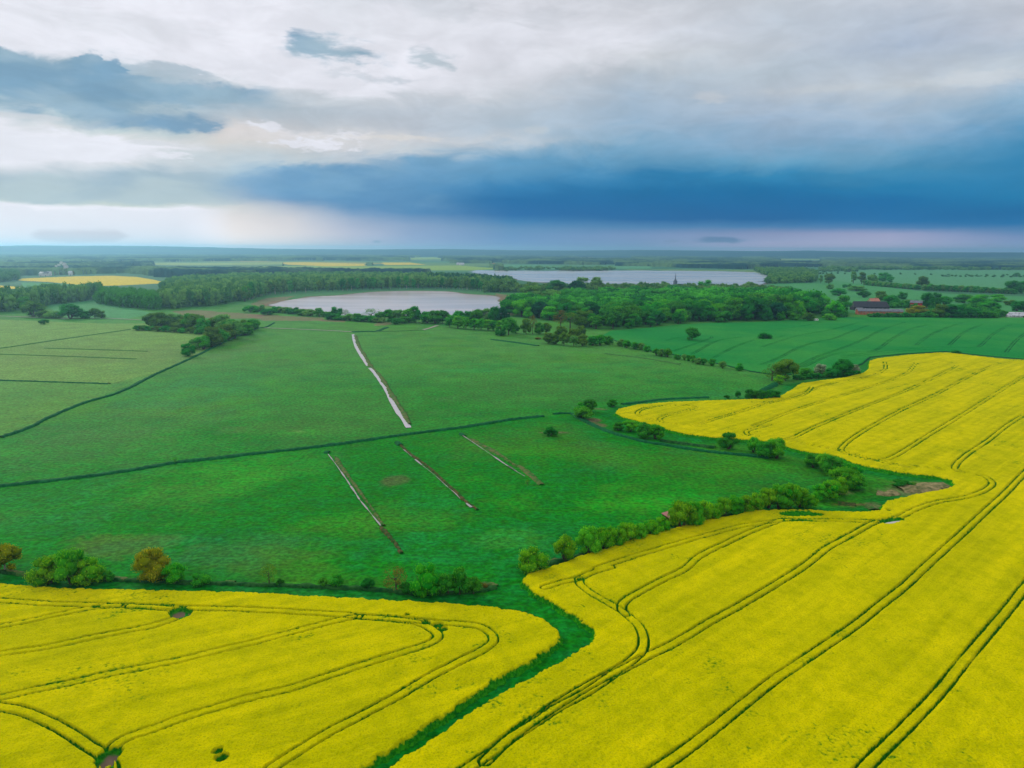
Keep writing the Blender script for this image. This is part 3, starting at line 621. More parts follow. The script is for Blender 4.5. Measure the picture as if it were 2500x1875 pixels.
path = inside(X, Y, G([(1199,1489), (1270,1440), (1272,1400), (1200,1420), (1180,1455), (1120,1482)])) | inside(X, Y, G([(1215,1440), (1260,1436), (1340,1475), (1450,1560), (1440,1590), (960,1880), (600,2300), (420,2300), (910,1880), (1250,1660), (1372,1570), (1300,1505), (1190,1485)]))
over_(path * 0.9, (0.002, 0.170, 0.008))
for pl, c in ((LAKE, (0.17, 0.11, 0.07)), (BIGLAKE, (0.16, 0.12, 0.08))):
    d = linedist(X, Y, pl, 60.0, True) + (big - 0.5) * 30
    over_((1 - sstep(d, 6, 15)) * 0.7, c)
    over_(inside(X, Y, pl) * 1.0, (0.03, 0.035, 0.035))
for pl in ([(420,760), (470,757), (560,762), (640,768), (640,776), (560,778), (480,775)], [(600,768), (700,772), (790,775), (800,782), (640,784)], [(780,779), (850,781), (850,786), (785,785)], [(918,786), (955,787), (950,793), (920,793)], [(612,742), (650,728), (720,722), (690,736), (655,744), (650,752), (615,750)], [(1212,716), (1250,722), (1262,735), (1240,742), (1215,732)]):
    over_(inside(X + (mid - .5) * 8, Y + (big - .5) * 30, G(pl)) * 0.65, (0.20, 0.13, 0.08))
cx_ = np.floor((X + (big - .5) * 260) / 620 + fbm(X, Y, 1500, 2, 93) * 2); cy_ = np.floor((Y + (huge - .5) * 400) / 420)
pick = _hash(cx_, cy_, 7); farm = sstep(RR, 2100, 2600)
for lo, hi, c in ((0.0, .16, (0.20, 0.32, 0.06)), (.16, .24, (0.42, 0.40, 0.14)), (.24, .30, (0.55, 0.42, 0.01)), (.30, .5, (0.07, 0.22, 0.07)), (.5, 1.0, (0.035, 0.15, 0.075))):
    over_(farm * ((pick >= lo) & (pick < hi)) * (0.45 if hi <= .3 else .85), c)
for pl, c in FARCOL:
    over_(inside(X, Y, G(pl)) * 1.0, FC[c])
V, F = np.stack([X, Y, Zg], 1), grid_faces(*sh)
o = new_obj('ground', mesh_np('ground', V, F, {'col': np.clip(col, 0, 1)}, True), M['ground'])
tag(o, 'wide green meadows and far farmland running out to the horizon', 'ground', kind='structure')

def sheet(name, pts, z, mt, label, cat, kind='structure'):
    me = bpy.data.meshes.new(name)
    tris = tessellate_polygon([[Vector((x, y, 0)) for x, y in pts]])
    me.from_pydata([(x, y, z) for x, y in pts], [], [tuple(t) for t in tris]); me.update()
    if sum(p.normal.z for p in me.polygons) < 0: me.flip_normals()
    return tag(new_obj(name, me, mt), label, cat, kind=kind)
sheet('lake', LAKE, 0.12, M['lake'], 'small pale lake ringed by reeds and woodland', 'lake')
BIGLAKE = [(x + (rnd.random() - .5) * 50, y + (rnd.random() - .5) * 60) for x, y in BIGLAKE]
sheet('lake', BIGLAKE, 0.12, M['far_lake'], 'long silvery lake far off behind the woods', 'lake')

def ribbon(name, px, width, height, mt, label, cat, kind='stuff', step=None, jag=0.5, flat=False, seed=0, base=0.0, wvar=0.35):
    pts = [np.array(p) for p in G(spline(px, False, 8))]
    L = [0.0]
    for a, b in zip(pts, pts[1:]): L.append(L[-1] + np.linalg.norm(b - a))
    L = np.array(L); P = np.array(pts)
    dist = np.mean(np.hypot(P[:, 0], P[:, 1])); step = step or max(0.4, dist * 0.0022)
    s = np.arange(0, L[-1], step)
    x = np.interp(s, L, P[:, 0]); y = np.interp(s, L, P[:, 1])
    tx = np.gradient(x); ty = np.gradient(y); nn = np.hypot(tx, ty) + 1e-9; nx, ny = -ty / nn, tx / nn
    wd = np.maximum(width * (1 + (fbm(x, y, 9.0 if wvar < 1.2 else 5.0, 3, 61 + seed) - 0.5) * 2 * wvar) * 0.5, 0.02)
    prof = [(-1, 0), (1, 0)] if flat else [(-1, 0), (-.8, .6), (-.45, .95), (0, 1), (.45, .95), (.8, .6), (1, 0)]
    V = []; 
    for u, hgt in prof:
        vx = x + nx * wd * u; vy = y + ny * wd * u
        if flat: vz = np.full(len(x), base + height)
        else:
            nz = 0.55 + 0.9 * fbm(vx, vy, 1.3, 3, 67 + seed); hv = height * hgt * nz
            vx = vx + (vnoise(vx * 2, vy * 2, 5) - .5) * jag; vy = vy + (vnoise(vx * 2, vy * 2, 6) - .5) * jag; vz = base + hv
        V.append(np.stack([vx, vy, vz], 1))
    K = len(prof); n = len(x); V = np.stack(V, 1).reshape(-1, 3)
    F = grid_faces(n, K)
    if not flat: F = F
    me = mesh_np(name, V, F)
    if len(me.polygons) and np.mean([p.normal.z for p in me.polygons]) < 0: me.flip_normals()
    o = new_obj(name, me, mt); tag(o, label, cat, kind=kind)
    return o

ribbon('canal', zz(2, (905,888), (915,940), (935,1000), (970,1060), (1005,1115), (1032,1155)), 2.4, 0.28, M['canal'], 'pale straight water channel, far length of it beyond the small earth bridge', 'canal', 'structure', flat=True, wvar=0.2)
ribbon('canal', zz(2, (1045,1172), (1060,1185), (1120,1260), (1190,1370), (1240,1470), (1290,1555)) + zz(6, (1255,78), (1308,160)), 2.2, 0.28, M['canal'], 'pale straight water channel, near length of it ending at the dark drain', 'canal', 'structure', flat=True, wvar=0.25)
ribbon('reed_strip', zz(2, (925,900), (960,1000), (1010,1075), (1050,1150), (1110,1210), (1180,1310), (1230,1400), (1300,1500), (1370,1610)) + zz(6, (1250,20), (1315,130)), 2.6, 0.8, M['reed_green'], 'thin brown reed fringe along the pale straight water channel', 'reeds', wvar=0.9, seed=3)
DW = [(zz(6, (625,380), (700,480), (745,545), (800,625), (815,650)), 0.8), (zz(6, (815,650), (850,700), (890,765)), 1.5), (zz(6, (890,765), (960,850), (1020,925), (1078,995)), 0.9),
      (zz(6, (1260,340), (1330,400)), 0.6), (zz(6, (1360,425), (1425,480)), 1.5), (zz(6, (1425,480), (1520,555), (1640,665)), 0.4), (zz(6, (1640,665), (1700,715), (1745,765)), 1.4), (zz(6, (1790,795), (1840,835)), 1.4),
      (zz(6, (1760,222), (1850,282), (1935,340)), 0.7), (zz(6, (1935,340), (2030,405), (2110,460), (2212,525)), 1.1), (zz(7, (0,690), (80,740), (150,780)), 0.8)]
for i, (px, wd) in enumerate(DW):
    k = 0 if i < 3 else 1 if i < 8 else 2
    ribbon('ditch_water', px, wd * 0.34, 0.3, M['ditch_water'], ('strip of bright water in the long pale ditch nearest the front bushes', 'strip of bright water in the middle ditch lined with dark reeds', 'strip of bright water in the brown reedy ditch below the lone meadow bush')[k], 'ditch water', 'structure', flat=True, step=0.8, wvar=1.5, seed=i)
ribbon('reed_strip', zz(6, (690,400), (720,460), (800,570), (880,680), (960,790), (1030,890), (1090,985)), 1.3, 0.5, M['reed_green'], 'thin tan reed fringe beside the long pale ditch', 'reeds', seed=5, wvar=1.1)
ribbon('reed_strip', zz(6, (1075,1000), (1130,1060), (1190,1130), (1245,1215)), 1.2, 0.5, M['reed_dark'], 'dark reeds filling the dry near end of the long pale ditch', 'reeds', seed=6)
ribbon('reed_strip', zz(6, (1240,305), (1330,385), (1410,440), (1500,510), (1600,605), (1680,675), (1760,755), (1820,800), (1890,850)), 1.0, 0.5, M['reed_dark'], 'dark brown reeds along the middle ditch', 'reeds', seed=7, wvar=0.6)
ribbon('reed_strip', zz(6, (1830,250), (1900,290), (2000,340), (2100,400), (2200,470)) + zz(7, (100,690), (200,770), (285,845)), 2.0, 0.5, M['reed_green'], 'broad tan reed fringe on the ditch below the lone meadow bush', 'reeds', seed=8, wvar=0.7)
ribbon('reed_strip', zz(6, (1745,205), (1775,225)), 2.0, 0.6, M['ditch'], 'dark grass clump at the far end of the reedy ditch', 'reeds', seed=9)
ribbon('reed_strip', zz(6, (1205,278), (1240,305)), 2.2, 0.6, M['ditch'], 'dark grass clump at the far end of the middle ditch', 'reeds', seed=10)
ribbon('reed_strip', zz(6, (600,360), (640,365)), 2.4, 0.6, M['ditch'], 'dark grass clump at the far end of the long pale ditch', 'reeds', seed=12)

DR = [(zz(5, (-500,700), (0,650), (700,570), (1100,515), (1480,450), (1850,410)) + zz(6, (0,375), (620,305), (1300,210), (1800,145)) + zz(7, (0,297), (300,264)), 2.5, 0.7, 'dark sedge along the main drain crossing the whole meadow'),
      (zz(7, (380,248), (460,240), (545,244)), 2.2, 0.6, 'dark sedge at the far end of the main drain by the round bushes'),
      (zz(5, (0,240), (150,190), (300,130)) + zz(1, (350,1620), (700,1470), (1000,1380), (1300,1230), (1600,1095), (1900,950), (2180,835)) + zz(2, (160,830), (240,790)), 2.3, 0.8, 'dark sedge along the slanting drain below the grove'),
      (zz(1, (-400,1262), (0,1275), (500,1290), (930,1305)), 2.4, 0.5, 'dark sedge along the short drain in the paler meadow'),
      (zz(1, (-300,1040), (0,1005), (540,925), (1100,845)), 3.0, 0.5, 'dark sedge along the far drain leading to the grove'), (zz(1, (380,1003), (800,1015), (1250,1030)), 2.2, 0.4, 'thin sedge line, upper of two in the paler meadow'), (zz(1, (-200,1048), (500,1070), (1150,1095)), 2.2, 0.4, 'thin sedge line, lower of two in the paler meadow'),
      (zz(2, (900,868), (1040,862), (1090,864), (1190,828)), 5.0, 0.7, 'dark sedge bent towards the lake trees'), (zz(2, (1090,866), (1300,858), (1500,850)), 4.0, 0.5, 'thin sedge line below the lakeside trees'),
      (zz(3, (0,930), (200,955), (400,985)), 4.0, 0.6, 'short dark sedge line before the olive willows'), (zz(3, (960,1050), (1300,1090), (1590,1140)), 3.2, 0.5, 'thin sedge line below the row of small willows'),
      (zz(7, (960,165), (1100,150), (1300,125), (1700,105)), 3.0, 0.7, 'grassy bank along the edge of the rape field tip'), (zz(7, (545,245), (700,330), (850,395), (1000,440), (1150,478), (1400,520), (1700,565), (2000,595), (2212,615)), 2.8, 0.7, 'dark sedge ditch between meadow and rape field, under the willows'),
      (zz(7, (1290,470), (1500,500), (1750,530)), 3.4, 0.6, 'brownish sedge bank below the rape field corner'),
      (zz(8, (20,230), (90,180), (180,130)), 4.2, 1.6, 'bushy dark hedge in the short ditch by the rape field bend')]
for i, (px, wd, hg, lb) in enumerate(DR):
    ribbon('sedge_strip', px, wd, hg, M['verge'] if i == 13 else M['sedge_light'] if i in (4, 5, 6, 8, 10) else M['ditch'], lb, 'sedge', seed=20 + i)
ribbon('verge_grass', zz(5, (-300,1345), (0,1370), (300,1402), (900,1440), (1200,1447), (1700,1468), (2212,1484)) + zz(6, (600,1502), (1000,1522), (1300,1552), (1900,1535), (2050,1500)), 1.7, 0.6, M['verge'], 'rough dark grass along the ditch under the front bushes', 'grass', seed=50)
ribbon('verge_grass', zz(7, (250,1540), (430,1490), (600,1450), (800,1390), (1100,1315), (1370,1230), (1600,1170), (1900,1095)), 2.4, 0.6, M['verge'], 'rough grass verge under the long willow row', 'grass', seed=51)
for i, px in enumerate([zz(5, (60,1365), (180,1390), (300,1405)), zz(5, (900,1437), (980,1432), (1070,1442)), zz(6, (1890,1490), (1960,1480), (2060,1500)), zz(7, (320,1500), (380,1490), (440,1483)), zz(5, (1900,1462), (1990,1468))]):
    ribbon('dry_grass', px, 1.6, 0.6, M['reed_green'], ('dry tan grass beside the orange tree at the end of the front row', 'dry tan grass between the great willow clump and the amber bush', 'dry russet grass at the path end of the front bushes', 'dry tan grass at the foot of the nearest two willows in the long row', 'dry tan grass right of the pair of amber and green bushes')[i], 'dry grass', seed=60 + i)
ribbon('reed_bed', zz(8, (1180,985), (1300,982), (1450,968), (1585,962)), 7.0, 0.9, M['reed'], 'tan dry reed bed filling the tip of the green hollow in the rape field', 'reeds', seed=71, wvar=0.5)
ribbon('reed_bed', zz(8, (1010,1020), (1090,1030), (1160,1015)), 5.0, 0.7, M['reed'], 'smaller tan reed bed in the green hollow, nearer the willows', 'reeds', seed=72, wvar=0.7)
ribbon('reed_bed', zz(8, (690,1100), (770,1112), (840,1118)), 3.0, 0.5, M['reed_dark'], 'low rust brown stalks on the hollow floor', 'reeds', seed=73, wvar=0.7)
ribbon('reed_bed', zz(8, (930,1120), (990,1160)), 3.0, 0.6, M['reed_green'], 'grey tan stalks at the near corner of the hollow', 'reeds', seed=74, wvar=0.7)
ribbon('track', zz(2, (100,830), (400,842), (700,855), (900,866)), 3.0, 0.3, M['path'], 'thin pale track along the meadow edge below the lake', 'track', 'structure', flat=True, step=4)
ribbon('track', zz(2, (1490,851), (1560,832), (1620,811)), 4.0, 0.3, M['path'], 'short pale track by the lakeside trees', 'track', 'structure', flat=True, step=4)
ribbon('track', zz(1, (-100,728), (200,740), (450,752), (900,752), (1250,770)), 3.0, 0.3, M['path'], 'thin pale track under the rounded copse', 'track', 'structure', flat=True, step=4)
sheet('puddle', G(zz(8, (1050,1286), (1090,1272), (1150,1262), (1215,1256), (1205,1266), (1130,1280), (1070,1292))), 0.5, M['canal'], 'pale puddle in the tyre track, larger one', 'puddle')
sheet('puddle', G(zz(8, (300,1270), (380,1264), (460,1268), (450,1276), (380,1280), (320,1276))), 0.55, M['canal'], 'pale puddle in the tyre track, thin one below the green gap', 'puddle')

# ------------------------------------------------------------------ foliage
def mat_leaf(name, c1, c2, hv=0.012, vv=0.16):
    """leaves from a deeper green (c1) to the fresh tips (c2); each plant a shade of its own"""
    m = bpy.data.materials.new(name); m.use_nodes = True
    n = NT(m.node_tree); out = n.n('ShaderNodeOutputMaterial')
    t = attr(n, 'tint'); oi = n.n('ShaderNodeObjectInfo')
    c = n.mix(t, c1, c2)
    h = n.n('ShaderNodeHueSaturation'); n.l(c, h.inputs['Color'])
    n.l(n.m('MULTIPLY_ADD', oi.outputs['Random'], 2 * hv, 0.5 - hv), h.inputs['Hue'])
    r2 = n.m('FRACT', n.m('MULTIPLY', oi.outputs['Random'], 17.31))
    n.l(n.m('MULTIPLY_ADD', r2, 2 * vv, 1 - vv), h.inputs['Value'])
    d = n.n('ShaderNodeBsdfDiffuse'); tr = n.n('ShaderNodeBsdfTranslucent'); mx = n.n('ShaderNodeMixShader'); mx.inputs[0].default_value = 0.28
    n.l(h.outputs[0], d.inputs[0]); n.l(h.outputs[0], tr.inputs[0]); n.l(d.outputs[0], mx.inputs[1]); n.l(tr.outputs[0], mx.inputs[2]); n.l(mx.outputs[0], out.inputs[0])
    return m
LEAF = {'willow': mat_leaf('willow_leaves', (0.022, 0.255, 0.005), (0.30, 0.66, 0.014)),
        'fresh': mat_leaf('fresh_leaves', (0.0239, 0.2993, 0.0103), (0.1862, 0.6412, 0.0214)),
        'green': mat_leaf('green_leaves', (0.014, 0.205, 0.013), (0.12, 0.50, 0.028)),
        'deep': mat_leaf('deep_leaves', (0.010, 0.150, 0.014), (0.055, 0.36, 0.026)),
        'dark': mat_leaf('dark_leaves', (0.0044, 0.0719, 0.0205), (0.0198, 0.1710, 0.0428)),
        'pale': mat_leaf('pale_leaves', (0.0667, 0.2462, 0.0385), (0.2470, 0.5016, 0.0855)),
        'olive': mat_leaf('olive_leaves', (0.040, 0.150, 0.012), (0.19, 0.37, 0.03)),
        'amber': mat_leaf('amber_leaves', (0.12, 0.20, 0.004), (0.52, 0.47, 0.010)),
        'russet': mat_leaf('russet_twigs', (0.09, 0.10, 0.014), (0.28, 0.23, 0.045)),
        'blossom': mat_leaf('white_blossom', (0.10, 0.22, 0.06), (0.52, 0.54, 0.42)),
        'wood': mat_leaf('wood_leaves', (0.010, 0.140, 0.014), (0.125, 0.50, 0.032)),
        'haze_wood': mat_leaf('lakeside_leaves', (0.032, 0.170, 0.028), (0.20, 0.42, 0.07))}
M['bark'] = mat_plain('bark', (0.075, 0.06, 0.045), 0.9, 0.3, 6.0)
M['birch'] = mat_plain('pale_bark', (0.36, 0.33, 0.28), 0.9, 0.3, 6.0)

def ico(sub):
    t = (1 + 5 ** .5) / 2
    v = np.array([(-1,t,0),(1,t,0),(-1,-t,0),(1,-t,0),(0,-1,t),(0,1,t),(0,-1,-t),(0,1,-t),(t,0,-1),(t,0,1),(-t,0,-1),(-t,0,1)], float)
    f = [(0,11,5),(0,5,1),(0,1,7),(0,7,10),(0,10,11),(1,5,9),(5,11,4),(11,10,2),(10,7,6),(7,1,8),(3,9,4),(3,4,2),(3,2,6),(3,6,8),(3,8,9),(4,9,5),(2,4,11),(6,2,10),(8,6,7),(9,8,1)]
    v = v / np.linalg.norm(v[0])
    for _ in range(sub):
        vv = [tuple(x) for x in v]; mid = {}; nf = []
        def m_(a, b):
            k = (min(a, b), max(a, b))
            if k not in mid:
                p = (np.array(vv[a]) + np.array(vv[b])) / 2; vv.append(tuple(p / np.linalg.norm(p))); mid[k] = len(vv) - 1
            return mid[k]
        for a, b, c in f:
            x, y, z = m_(a, b), m_(b, c), m_(c, a); nf += [(a, x, z), (b, y, x), (c, z, y), (x, y, z)]
        v, f = np.array(vv), nf
    return v, np.array(f)
ICO0, ICO1 = ico(0), ico(1)

SHAPE = {  # crown centre height, radii x/y/z, number of lobes, lobe radius, leaf size, leaf stretch
    'round': (0.47, 0.42, 0.52, 22, (0.13, 0.21), 0.046, 1.2), 'tall': (0.50, 0.25, 0.52, 20, (0.10, 0.16), 0.045, 1.3),
    'willow': (0.44, 0.44, 0.52, 18, (0.14, 0.21), 0.042, 3.0), 'shrub': (0.45, 0.70, 0.50, 16, (0.20, 0.30), 0.07, 1.5),
    'sparse': (0.55, 0.34, 0.44, 14, (0.12, 0.18), 0.04, 1.8), 'cone': (0.48, 0.26, 0.52, 20, (0.09, 0.15), 0.045, 1.2)}
def crown_np(kind, leaves, seed, coarse=False):
    """leaf faces on the lobes of a crown one unit high; returns quads (n,4,3), core tris, tints"""
    r = np.random.default_rng(seed); cz, rx, rz, nl, (l0, l1), ls, st = SHAPE[kind]
    if coarse: nl = max(6, nl // 2); l0 *= 1.3; l1 *= 1.3; ls *= 2.3
    lobes = []
    for i in range(nl):
        zt = r.uniform(-0.98, 0.95) if kind != 'cone' else r.uniform(-0.9, 0.9)
        a = i * 2.39996 + r.uniform(-.5, .5); q = math.sqrt(max(0.0, 1 - zt * zt))
        if kind == 'cone': q = (1 - zt) * 0.55
        k = r.uniform(0.55, 0.80)
        rad = r.uniform(l0, l1) * (0.8 if abs(zt) > .7 else 1)
        lobes.append((np.array([math.cos(a) * q * rx * k, math.sin(a) * q * rx * k, cz + zt * rz * 0.68]), rad))
    lobes.append((np.array([0, 0, cz]), min(rx, rz) * 0.62))
    quads = []; tint = []
    per = max(6, leaves // len(lobes))
    for c, rad in lobes:
        d = r.normal(size=(per, 3)); d /= np.linalg.norm(d, axis=1)[:, None]
        p = c + d * rad * r.uniform(0.74, 1.18, (per, 1)) * np.array([1, 1, 0.92])
        ok = p[:, 2] > 0.015
        for c2, r2 in lobes:
            if c2 is c: continue
            ok &= np.linalg.norm(p - c2, axis=1) > r2 * 0.70
        p, d = p[ok], d[ok]; n = len(p)
        if n == 0: continue
        nrm_ = d + r.normal(size=(n, 3)) * 0.42; nrm_ /= np.linalg.norm(nrm_, axis=1)[:, None]
        up = np.array([0, 0, 1.0]) + d * 0.4 + r.normal(size=(n, 3)) * (0.35 if st > 2 else 1.0)
        t = up - nrm_ * np.sum(up * nrm_, 1)[:, None]; t /= np.linalg.norm(t, axis=1)[:, None] + 1e-9
        b = np.cross(nrm_, t); s = ls * r.uniform(0.6, 1.25, (n, 1)); hl, hw = s * st ** .5 * .5, s / st ** .5 * .5
        bend = nrm_ * s * 0.18
        quads.append(np.stack([p - t * hl, p + b * hw + bend, p + t * hl, p - b * hw + bend], 1))
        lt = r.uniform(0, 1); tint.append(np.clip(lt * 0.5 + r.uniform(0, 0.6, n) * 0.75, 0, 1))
    quads = np.concatenate(quads); tint = np.repeat(np.concatenate(tint), 4)
    cv, cf, ct = [], [], []; base = 0; iv, iff = ICO0 if coarse else ICO1
    if kind != 'sparse':
        for c, rad in lobes:
            v = iv * rad * 0.76 * (1 + r.uniform(-.12, .12, (len(iv), 1))) * np.array([1, 1, .92]) + c; v[:, 2] = np.maximum(v[:, 2], 0.01)
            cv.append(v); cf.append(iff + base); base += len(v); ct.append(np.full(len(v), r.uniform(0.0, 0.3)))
        cv = np.concatenate(cv); cf = np.concatenate(cf); ct = np.concatenate(ct)
    else: cv = np.zeros((0, 3)); cf = np.zeros((0, 3), int); ct = np.zeros(0)
    return quads, tint, cv, cf, ct
def crown_arrays(kind, leaves, seed, coarse=False):
    q, t, cv, cf, ct = crown_np(kind, leaves, seed, coarse)
    V = np.concatenate([q.reshape(-1, 3), cv]); T = np.concatenate([t, ct])
    nq = len(q); Fq = np.arange(nq * 4).reshape(-1, 4)
    Fc = np.concatenate([cf, cf[:, 2:3]], 1) + nq * 4 if len(cf) else np.zeros((0, 4), int)
    return V, Fq, (cf + nq * 4 if len(cf) else np.zeros((0, 3), int)), T
def mesh_mixed(name, V, Fq, Ft, T):
    me = bpy.data.meshes.new(name)
    me.vertices.add(len(V)); me.vertices.foreach_set('co', np.ascontiguousarray(V, np.float32).ravel())
    lp = np.concatenate([Fq.ravel(), Ft.ravel()]).astype(np.int32)
    me.loops.add(len(lp)); me.loops.foreach_set('vertex_index', lp)
    st = np.concatenate([np.arange(len(Fq)) * 4, len(Fq) * 4 + np.arange(len(Ft)) * 3]).astype(np.int32)
    me.polygons.add(len(st)); me.polygons.foreach_set('loop_start', st); me.update(calc_edges=True)
    a = me.attributes.new('tint', 'FLOAT', 'POINT'); a.data.foreach_set('value', np.ascontiguousarray(T, np.float32))
    return me
def limb(bm, p0, p1, r0, r1, n=6):
    p0, p1 = Vector(p0), Vector(p1); ax = (p1 - p0).normalized(); u = ax.orthogonal().normalized(); v = ax.cross(u)
    A = [bm.verts.new(p0 + (u * math.cos(k * 6.2832 / n) + v * math.sin(k * 6.2832 / n)) * r0) for k in range(n)]
    B = [bm.verts.new(p1 + (u * math.cos(k * 6.2832 / n) + v * math.sin(k * 6.2832 / n)) * r1) for k in range(n)]
    for k in range(n): bm.faces.new((A[k], A[(k + 1) % n], B[(k + 1) % n], B[k]))
    bm.faces.new(B)
def trunk_mesh(kind, seed):
    r = random.Random(seed); bm = bmesh.new(); cz, rx, rz = SHAPE[kind][:3]
    if kind in ('willow', 'shrub'):
        for k in range(6):
            a = k * 1.047 + r.uniform(-.3, .3); q = r.uniform(.5, .8)
            limb(bm, (0.03 * math.cos(a), 0.03 * math.sin(a), -0.02), (rx * q * math.cos(a) * .75, rx * q * math.sin(a) * .75, cz + rz * .25), .022, .008)
    else:
        limb(bm, (0, 0, -0.02), (0.01, 0, .06), .036, .026, 8); limb(bm, (0.01, 0, .06), (0, .01, cz), .026, .016, 8)
        for k in range(6):
            a = k * 1.2 + r.uniform(-.3, .3); z0 = cz * r.uniform(.45, .95)
            limb(bm, (0.005, 0.005, z0), (rx * .6 * math.cos(a), rx * .6 * math.sin(a), z0 + rz * r.uniform(.25, .6)), .014, .005, 5)
    me = bpy.data.meshes.new('trunk'); bm.to_mesh(me); bm.free(); return me
LIB = {}
for kd, lv in (('round', 1500), ('tall', 1300), ('willow', 2000), ('shrub', 1300), ('sparse', 900), ('cone', 1000)):
    LIB[kd] = []
    for s in range(4):
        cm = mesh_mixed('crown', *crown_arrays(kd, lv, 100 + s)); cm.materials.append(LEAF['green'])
        tm = trunk_mesh(kd, s); tm.materials.append(M['bark'])
        LIB[kd].append((cm, tm))
WID = {k: 2 * (SHAPE[k][1] * .74 + SHAPE[k][4][1] * .75) for k in SHAPE}
NPL = 0
def plant(name, kind, lf, px, py, hpx, wpx, label, cat, group=None, bark=None, hm=None, xy=None):
    """a tree or bush rooted where the picture shows its foot; hpx, wpx its size there"""
    global NPL
    if kind == 'round' and not hm and wpx > 1.12 * hpx: kind = 'willow'
    x, y = xy if xy else g(px, py); k = mpp(x, y)
    h = hm if hm else 1.08 * hpx * k / math.cos(math.atan2(CAM_H, math.hypot(x, y)))
    wd = (1.0 if hm else 1.2) * wpx * k / WID[kind]
    e = bpy.data.objects.new(name, None); COL.objects.link(e); e.empty_display_size = 1.0
    e.location = (x, y, 0); e.rotation_euler = (0, 0, rnd.uniform(0, 6.28)); e.scale = (wd * rnd.uniform(.88, 1.12), wd * rnd.uniform(.88, 1.12), h * rnd.uniform(.9, 1.1))
    cm, tm = LIB[kind][NPL % 4]; NPL += 1
    c = bpy.data.objects.new('crown', cm); COL.objects.link(c); c.parent = e
    c.material_slots[0].link = 'OBJECT'; c.material_slots[0].material = LEAF[lf]
    t = bpy.data.objects.new('trunk', tm); COL.objects.link(t); t.parent = e
    if bark: t.material_slots[0].link = 'OBJECT'; t.material_slots[0].material = M[bark]
    return tag(e, label, cat, group)
ORD = 'first second third fourth fifth sixth seventh eighth ninth tenth eleventh twelfth thirteenth fourteenth fifteenth sixteenth seventeenth eighteenth nineteenth twentieth'.split() + \
      ['twenty-' + s for s in 'first second third fourth fifth sixth seventh eighth ninth'.split()] + ['thirtieth', 'thirty-first', 'thirty-second']

# --- front bushes along the ditch
FB = 'bushes along the front ditch'
for nm, kd, lf, px, py, h, wd, lb, bk in [
    ('birch_tree', 'round', 'amber', 14, 1396, 70, 66, 'amber leaved tree with pale trunk at the far end of the front ditch', 'birch'),
    ('willow_bush', 'willow', 'willow', 122, 1424, 68, 84, 'large pale green willow, outermost of the three merged by the front ditch', None),
    ('willow_bush', 'willow', 'fresh', 176, 1426, 80, 72, 'tallest, middle willow of the three merged by the front ditch', None),
    ('willow_bush', 'willow', 'willow', 219, 1424, 65, 68, 'round willow beside the small dark shrub, last of the three merged', None),
    ('shrub', 'shrub', 'green', 262, 1420, 22, 34, 'small dark shrub right beside the three merged willows', None),
    ('amber_bush', 'willow', 'amber', 373, 1418, 72, 76, 'amber and olive bush paired with a bright green one', None),
    ('willow_bush', 'willow', 'fresh', 428, 1424, 50, 56, 'bright green round bush leaning against the amber bush', None),
    ('shrub', 'shrub', 'green', 492, 1427, 30, 44, 'dark green shrub just right of the amber and green pair', None),
    ('sapling', 'sparse', 'olive', 658, 1429, 50, 40, 'thin yellowish sapling standing alone on the front ditch', None),
    ('shrub', 'shrub', 'deep', 684, 1430, 15, 20, 'tiny dark shrub at the foot of the yellowish sapling', None),
    ('shrub', 'shrub', 'green', 788, 1431, 20, 24, 'small shrub left of the pointed green bush on the front ditch', None),
    ('willow_bush', 'willow', 'green', 822, 1432, 33, 32, 'small pointed green bush midway along the front ditch', None),
    ('shrub', 'round', 'deep', 898, 1438, 26, 30, 'dark round shrub midway between pointed bush and russet bush', None),
    ('russet_bush', 'sparse', 'russet', 967, 1444, 52, 52, 'brown twiggy bush beside the tall bright green willow', None),
    ('shrub', 'shrub', 'deep', 992, 1446, 20, 36, 'low dark shrub between the brown bush and the tall bright willow', None),
    ('willow_bush', 'willow', 'fresh', 1040, 1453, 72, 66, 'tall bright green willow of upright shoots near the mown path', None),
    ('willow_bush', 'round', 'green', 1094, 1452, 46, 50, 'dark rounded bush next to the tall bright willow', None),
    ('willow_bush', 'round', 'green', 1123, 1452, 58, 46, 'taller dark bush, middle one by the mown path corner', None),
    ('willow_bush', 'round', 'green', 1156, 1450, 42, 38, 'last dark bush of the front ditch before the mown path', None),
    ('shrub', 'shrub', 'russet', 1180, 1437, 15, 22, 'small reddish shrub by the mown path', None),
    ('sapling', 'sparse', 'green', 428, 1131, 15, 14, 'lone sapling on the main drain of the meadow', None),
    ('willow_bush', 'round', 'deep', 1344, 1064, 24, 36, 'lone round bush inside the meadow near the reedy ditch', None),
    ('sapling', 'sparse', 'olive', 1288, 1187, 15, 12, 'small olive sapling at the near end of the reedy ditch', None)]:
    plant(nm, kd, lf, px, py, h, wd, lb, 'tree' if nm in ('birch_tree', 'sapling') else 'bush', FB if py > 1380 else None, bk)

